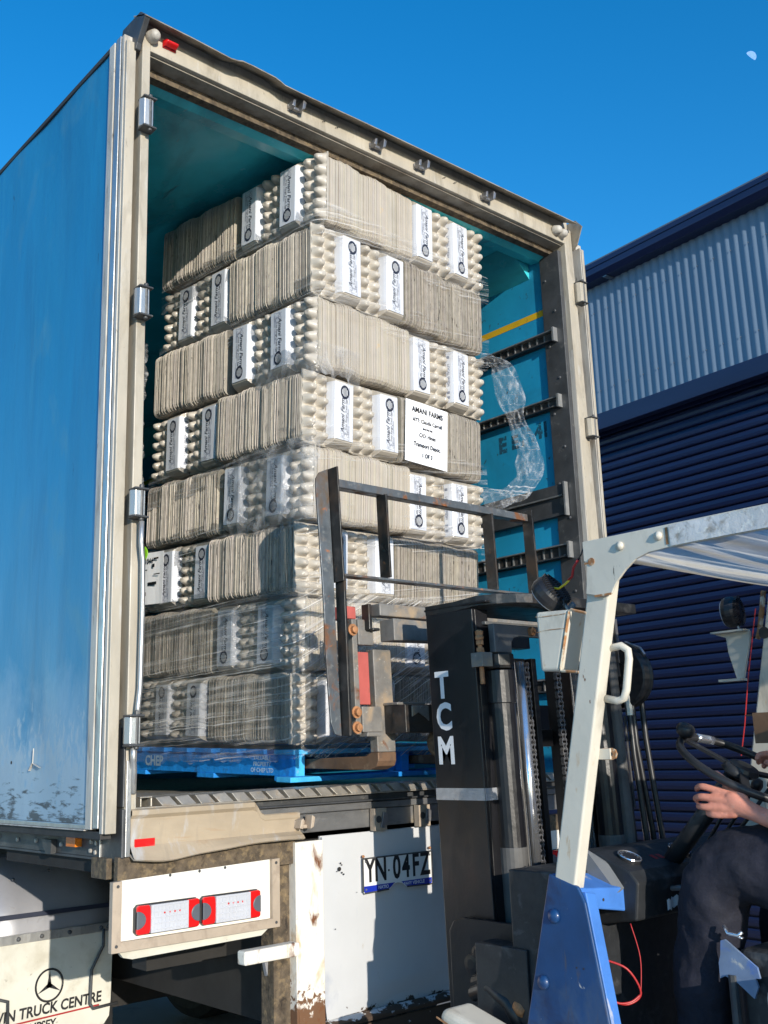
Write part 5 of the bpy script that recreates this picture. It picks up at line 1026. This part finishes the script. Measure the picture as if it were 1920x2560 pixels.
m = MB().mat('steel_dark').cyl((.908, -1.46, .44), (.908, -1.46, .93), .012, 8); sub(bp_, m, 'plate_stay')
m = MB().mat('wire_red').tube(curve([(.77, -1.14, .97), (.765, -1.17, .955), (.80, -1.22, .93), (.83, -1.235, .87), (.80, -1.215, .845), (.76, -1.19, .86), (.752, -1.175, .90)]), .003, 6).tube(curve([(.75, -1.18, .90), (.765, -1.20, .855), (.80, -1.22, .85), (.825, -1.235, .865)]), .003, 6).tube(curve([(.83, -1.235, .87), (.86, -1.22, .95), (.87, -1.19, 1.03)]), .0015, 6); fk(m, 'loose_wire', smooth=True)
m = MB().mat('plastic_black')
for x, a in ((1.28, .0), (1.34, .02), (1.40, .04)): m.cyl((x, -1.15, 1.15), (x + .01, -1.30 - a, 1.36), .006, 8).lathe([(.001, 0), (.016, .01), (.018, .025), (.012, .04), (.001, .044)], (x + .01, -1.30 - a, 1.35), (0, -.5, .87), 12).cut()
m.build_each('control_lever', fork, smooth=True)
m = MB().mat('fork_rust').box(1.21, 1.222, -1.53, -1.42, 1.49, 1.575); fk(m, 'brown_plate')
# ------------------------------------------------------------------ driver
drv = thing('person', 'driver in dark navy trousers gripping the forklift steering wheel with bare hands', 'person', (1.2, -1.9, 0))
def skin_mesh(chains, sub_=1):
    """each chain: list of (x, y, z, r[, ry]); grown with a Skin modifier, returned as an evaluated mesh"""
    me = bpy.data.meshes.new('sk'); vs = []; es = []
    for ch in chains:
        o = len(vs); vs += [p[:3] for p in ch]; es += [(o + i, o + i + 1) for i in range(len(ch) - 1)]
    me.from_pydata(vs, es, []); ob = bpy.data.objects.new('sk', me); C.objects.link(ob)
    ob.modifiers.new('s', 'SKIN').use_smooth_shade = True; k = 0
    for ch in chains:
        for i, p in enumerate(ch): d = me.skin_vertices[0].data[k]; d.radius = (p[3], p[4] if len(p) > 4 else p[3]); d.use_root = i == 0; k += 1
    s = ob.modifiers.new('u', 'SUBSURF'); s.levels = sub_; s.render_levels = sub_
    dg = bpy.context.evaluated_depsgraph_get(); ev = ob.evaluated_get(dg); m2 = bpy.data.meshes.new_from_object(ev)
    bpy.data.objects.remove(ob); return m2
def merged(chain_sets, name, mat, voxel, parent, smooth_it=4, extra=None, folds=()):
    bm = bmesh.new()
    for cs in chain_sets:
        m2 = skin_mesh(cs, 2); bm.from_mesh(m2); bpy.data.meshes.remove(m2)
    if extra: extra(bm)
    me = bpy.data.meshes.new(name); bm.to_mesh(me); bm.free(); me.materials.clear(); me.materials.append(MAT[mat])
    ob = bpy.data.objects.new(name, me); C.objects.link(ob)
    r = ob.modifiers.new('r', 'REMESH'); r.mode = 'VOXEL'; r.voxel_size = voxel; r.use_smooth_shade = True
    s = ob.modifiers.new('m', 'SMOOTH'); s.factor = .5; s.iterations = smooth_it
    for k_, (sz, st_) in enumerate(folds):
        tx = bpy.data.textures.new(name + str(k_), 'CLOUDS'); tx.noise_scale = sz; tx.noise_depth = 1
        d_ = ob.modifiers.new('d', 'DISPLACE'); d_.texture = tx; d_.strength = st_; d_.mid_level = .5; d_.texture_coords = 'LOCAL'
    dg = bpy.context.evaluated_depsgraph_get(); m3 = bpy.data.meshes.new_from_object(ob.evaluated_get(dg)); bpy.data.objects.remove(ob)
    m3.materials.clear(); m3.materials.append(MAT[mat]); m3.polygons.foreach_set('use_smooth', [True] * len(m3.polygons))
    ob = bpy.data.objects.new(name, m3); C.objects.link(ob); ob.parent = parent; ob.location = -Vector(parent.location); return ob
def hand_left():
    S = []
    S.append([(1.005, -1.74, 1.275, .040), (.990, -1.64, 1.290, .036), (.978, -1.565, 1.302, .029, .025), (.980, -1.527, 1.316, .027, .022), (.972, -1.485, 1.336, .024, .032), (.964, -1.445, 1.350, .019, .036)])
    S.append([(.975, -1.49, 1.350, .016), (.967, -1.429, 1.374, .0115), (.958, -1.392, 1.384, .0100), (.968, -1.372, 1.380, .0090), (.985, -1.360, 1.372, .0078)])
    S.append([(.970, -1.49, 1.338, .016), (.955, -1.434, 1.352, .0120), (.946, -1.393, 1.358, .0104), (.955, -1.372, 1.353, .0094), (.973, -1.364, 1.345, .0080)])
    S.append([(.968, -1.49, 1.325, .015), (.953, -1.438, 1.330, .0112), (.944, -1.400, 1.331, .0098), (.953, -1.380, 1.332, .0090), (.970, -1.372, 1.334, .0076)])
    S.append([(.968, -1.49, 1.315, .013), (.957, -1.450, 1.310, .0098), (.950, -1.422, 1.310, .0086), (.957, -1.404, 1.313, .0080), (.972, -1.394, 1.318, .0068)])
    S.append([(.980, -1.505, 1.338, .017), (.985, -1.479, 1.372, .0145), (.985, -1.443, 1.398, .0118), (.992, -1.412, 1.421, .0095)])
    return S
def hand_right():
    S = []
    S.append([(1.42, -1.76, 1.30, .040), (1.38, -1.64, 1.335, .034), (1.350, -1.555, 1.372, .028), (1.335, -1.515, 1.392, .026, .022), (1.318, -1.475, 1.412, .022, .030), (1.305, -1.440, 1.425, .018, .032)])
    for k, (dx, dz, L) in enumerate(((-.026, .024, 1.0), (-.010, .014, 1.08), (.006, .002, 1.0), (.020, -.012, .8))):
        b = Vector((1.312 + dx, -1.46, 1.42 + dz)); S.append([(*b, .013), (b.x - .006, b.y + .04 * L, b.z + .016, .0112), (b.x - .024 * L, b.y + .062 * L, b.z + .014, .0098), (b.x - .044 * L, b.y + .060 * L, b.z - .002, .0086)])
    S.append([(1.325, -1.49, 1.40, .015), (1.285, -1.470, 1.410, .0125), (1.262, -1.445, 1.425, .0108), (1.252, -1.415, 1.440, .009)])
    return S
arms = [[(1.04, -1.87, 1.56, .062), (1.01, -1.86, 1.44, .052), (1.005, -1.81, 1.30, .044), (1.005, -1.74, 1.275, .041)], [(1.40, -1.86, 1.56, .062), (1.445, -1.85, 1.45, .052), (1.45, -1.82, 1.32, .044), (1.42, -1.76, 1.30, .041)]]
torso = [[(1.2, -1.93, 1.10, .15, .11), (1.2, -1.94, 1.25, .155, .11), (1.2, -1.92, 1.42, .17, .11), (1.2, -1.90, 1.55, .15, .09), (1.2, -1.89, 1.62, .06, .06), (1.2, -1.87, 1.69, .055, .055)],
         [(1.2, -1.92, 1.56, .08), (1.06, -1.88, 1.57, .07)], [(1.2, -1.92, 1.56, .08), (1.34, -1.88, 1.57, .07)]]
head = [[(1.2, -1.86, 1.68, .052), (1.2, -1.845, 1.75, .068, .078), (1.2, -1.85, 1.82, .076, .088), (1.2, -1.86, 1.87, .068, .075)], [(1.2, -1.775, 1.765, .012), (1.2, -1.752, 1.752, .013)], [(1.125, -1.855, 1.77, .012), (1.122, -1.862, 1.795, .012)], [(1.275, -1.855, 1.77, .012), (1.278, -1.862, 1.795, .012)]]
def legs_(k):
    return [[(1.2, -1.90, 1.10, .12 * k, .10 * k), (1.09, -1.82, 1.115, .098 * k), (1.04, -1.62, 1.168, .096 * k), (1.0, -1.425, 1.192, .084 * k), (.995, -1.375, 1.11, .078 * k), (.995, -1.335, .95, .072 * k), (1.0, -1.31, .80, .050 * k), (1.0, -1.30, .58, .044 * k)],
            [(1.2, -1.90, 1.10, .12 * k, .10 * k), (1.31, -1.82, 1.115, .092 * k), (1.38, -1.62, 1.15, .083 * k), (1.42, -1.425, 1.165, .070 * k), (1.42, -1.372, 1.09, .064 * k), (1.42, -1.335, .95, .060 * k), (1.42, -1.31, .80, .050 * k), (1.42, -1.30, .58, .044 * k)]]
def each(*groups):
    out = []
    for g_ in groups: out += [[c_] for c_ in g_]
    return out
body = merged(each(hand_left(), hand_right(), arms, torso, head, [[p if len(p) == 4 else p for p in c_] for c_ in legs_(.80)]), 'body', 'skin', .0036, drv, 3)
tr_ = merged(each(legs_(1.36)), 'trousers', 'trouser_navy', .009, drv, 3, folds=((.17, .032), (.045, .012)))
sh_ = [[(1.2, -1.93, 1.12, .17, .13), (1.2, -1.94, 1.25, .175, .13), (1.2, -1.92, 1.42, .185, .13), (1.2, -1.90, 1.54, .165, .105), (1.2, -1.89, 1.60, .085, .085)], [(1.2, -1.92, 1.55, .10), (1.03, -1.87, 1.56, .080), (1.01, -1.86, 1.44, .066)], [(1.2, -1.92, 1.55, .10), (1.40, -1.86, 1.56, .085), (1.445, -1.85, 1.45, .072)]]
merged(each(sh_), 'shirt', 'shirt_navy', .010, drv, 4)
merged(each([[(1.2, -1.875, 1.83, .080, .086), (1.2, -1.885, 1.87, .078, .082)], [(1.2, -1.91, 1.78, .066, .04), (1.2, -1.915, 1.83, .07, .05)]]), 'hair', 'hair_grey', .008, drv, 3)
for x in (1.0, 1.42): merged(each([[(x, -1.31, .60, .056), (x, -1.30, .50, .054, .05), (x, -1.20, .475, .05, .034), (x, -1.12, .468, .042, .026)]]), 'boot', 'boot', .008, drv, 3)
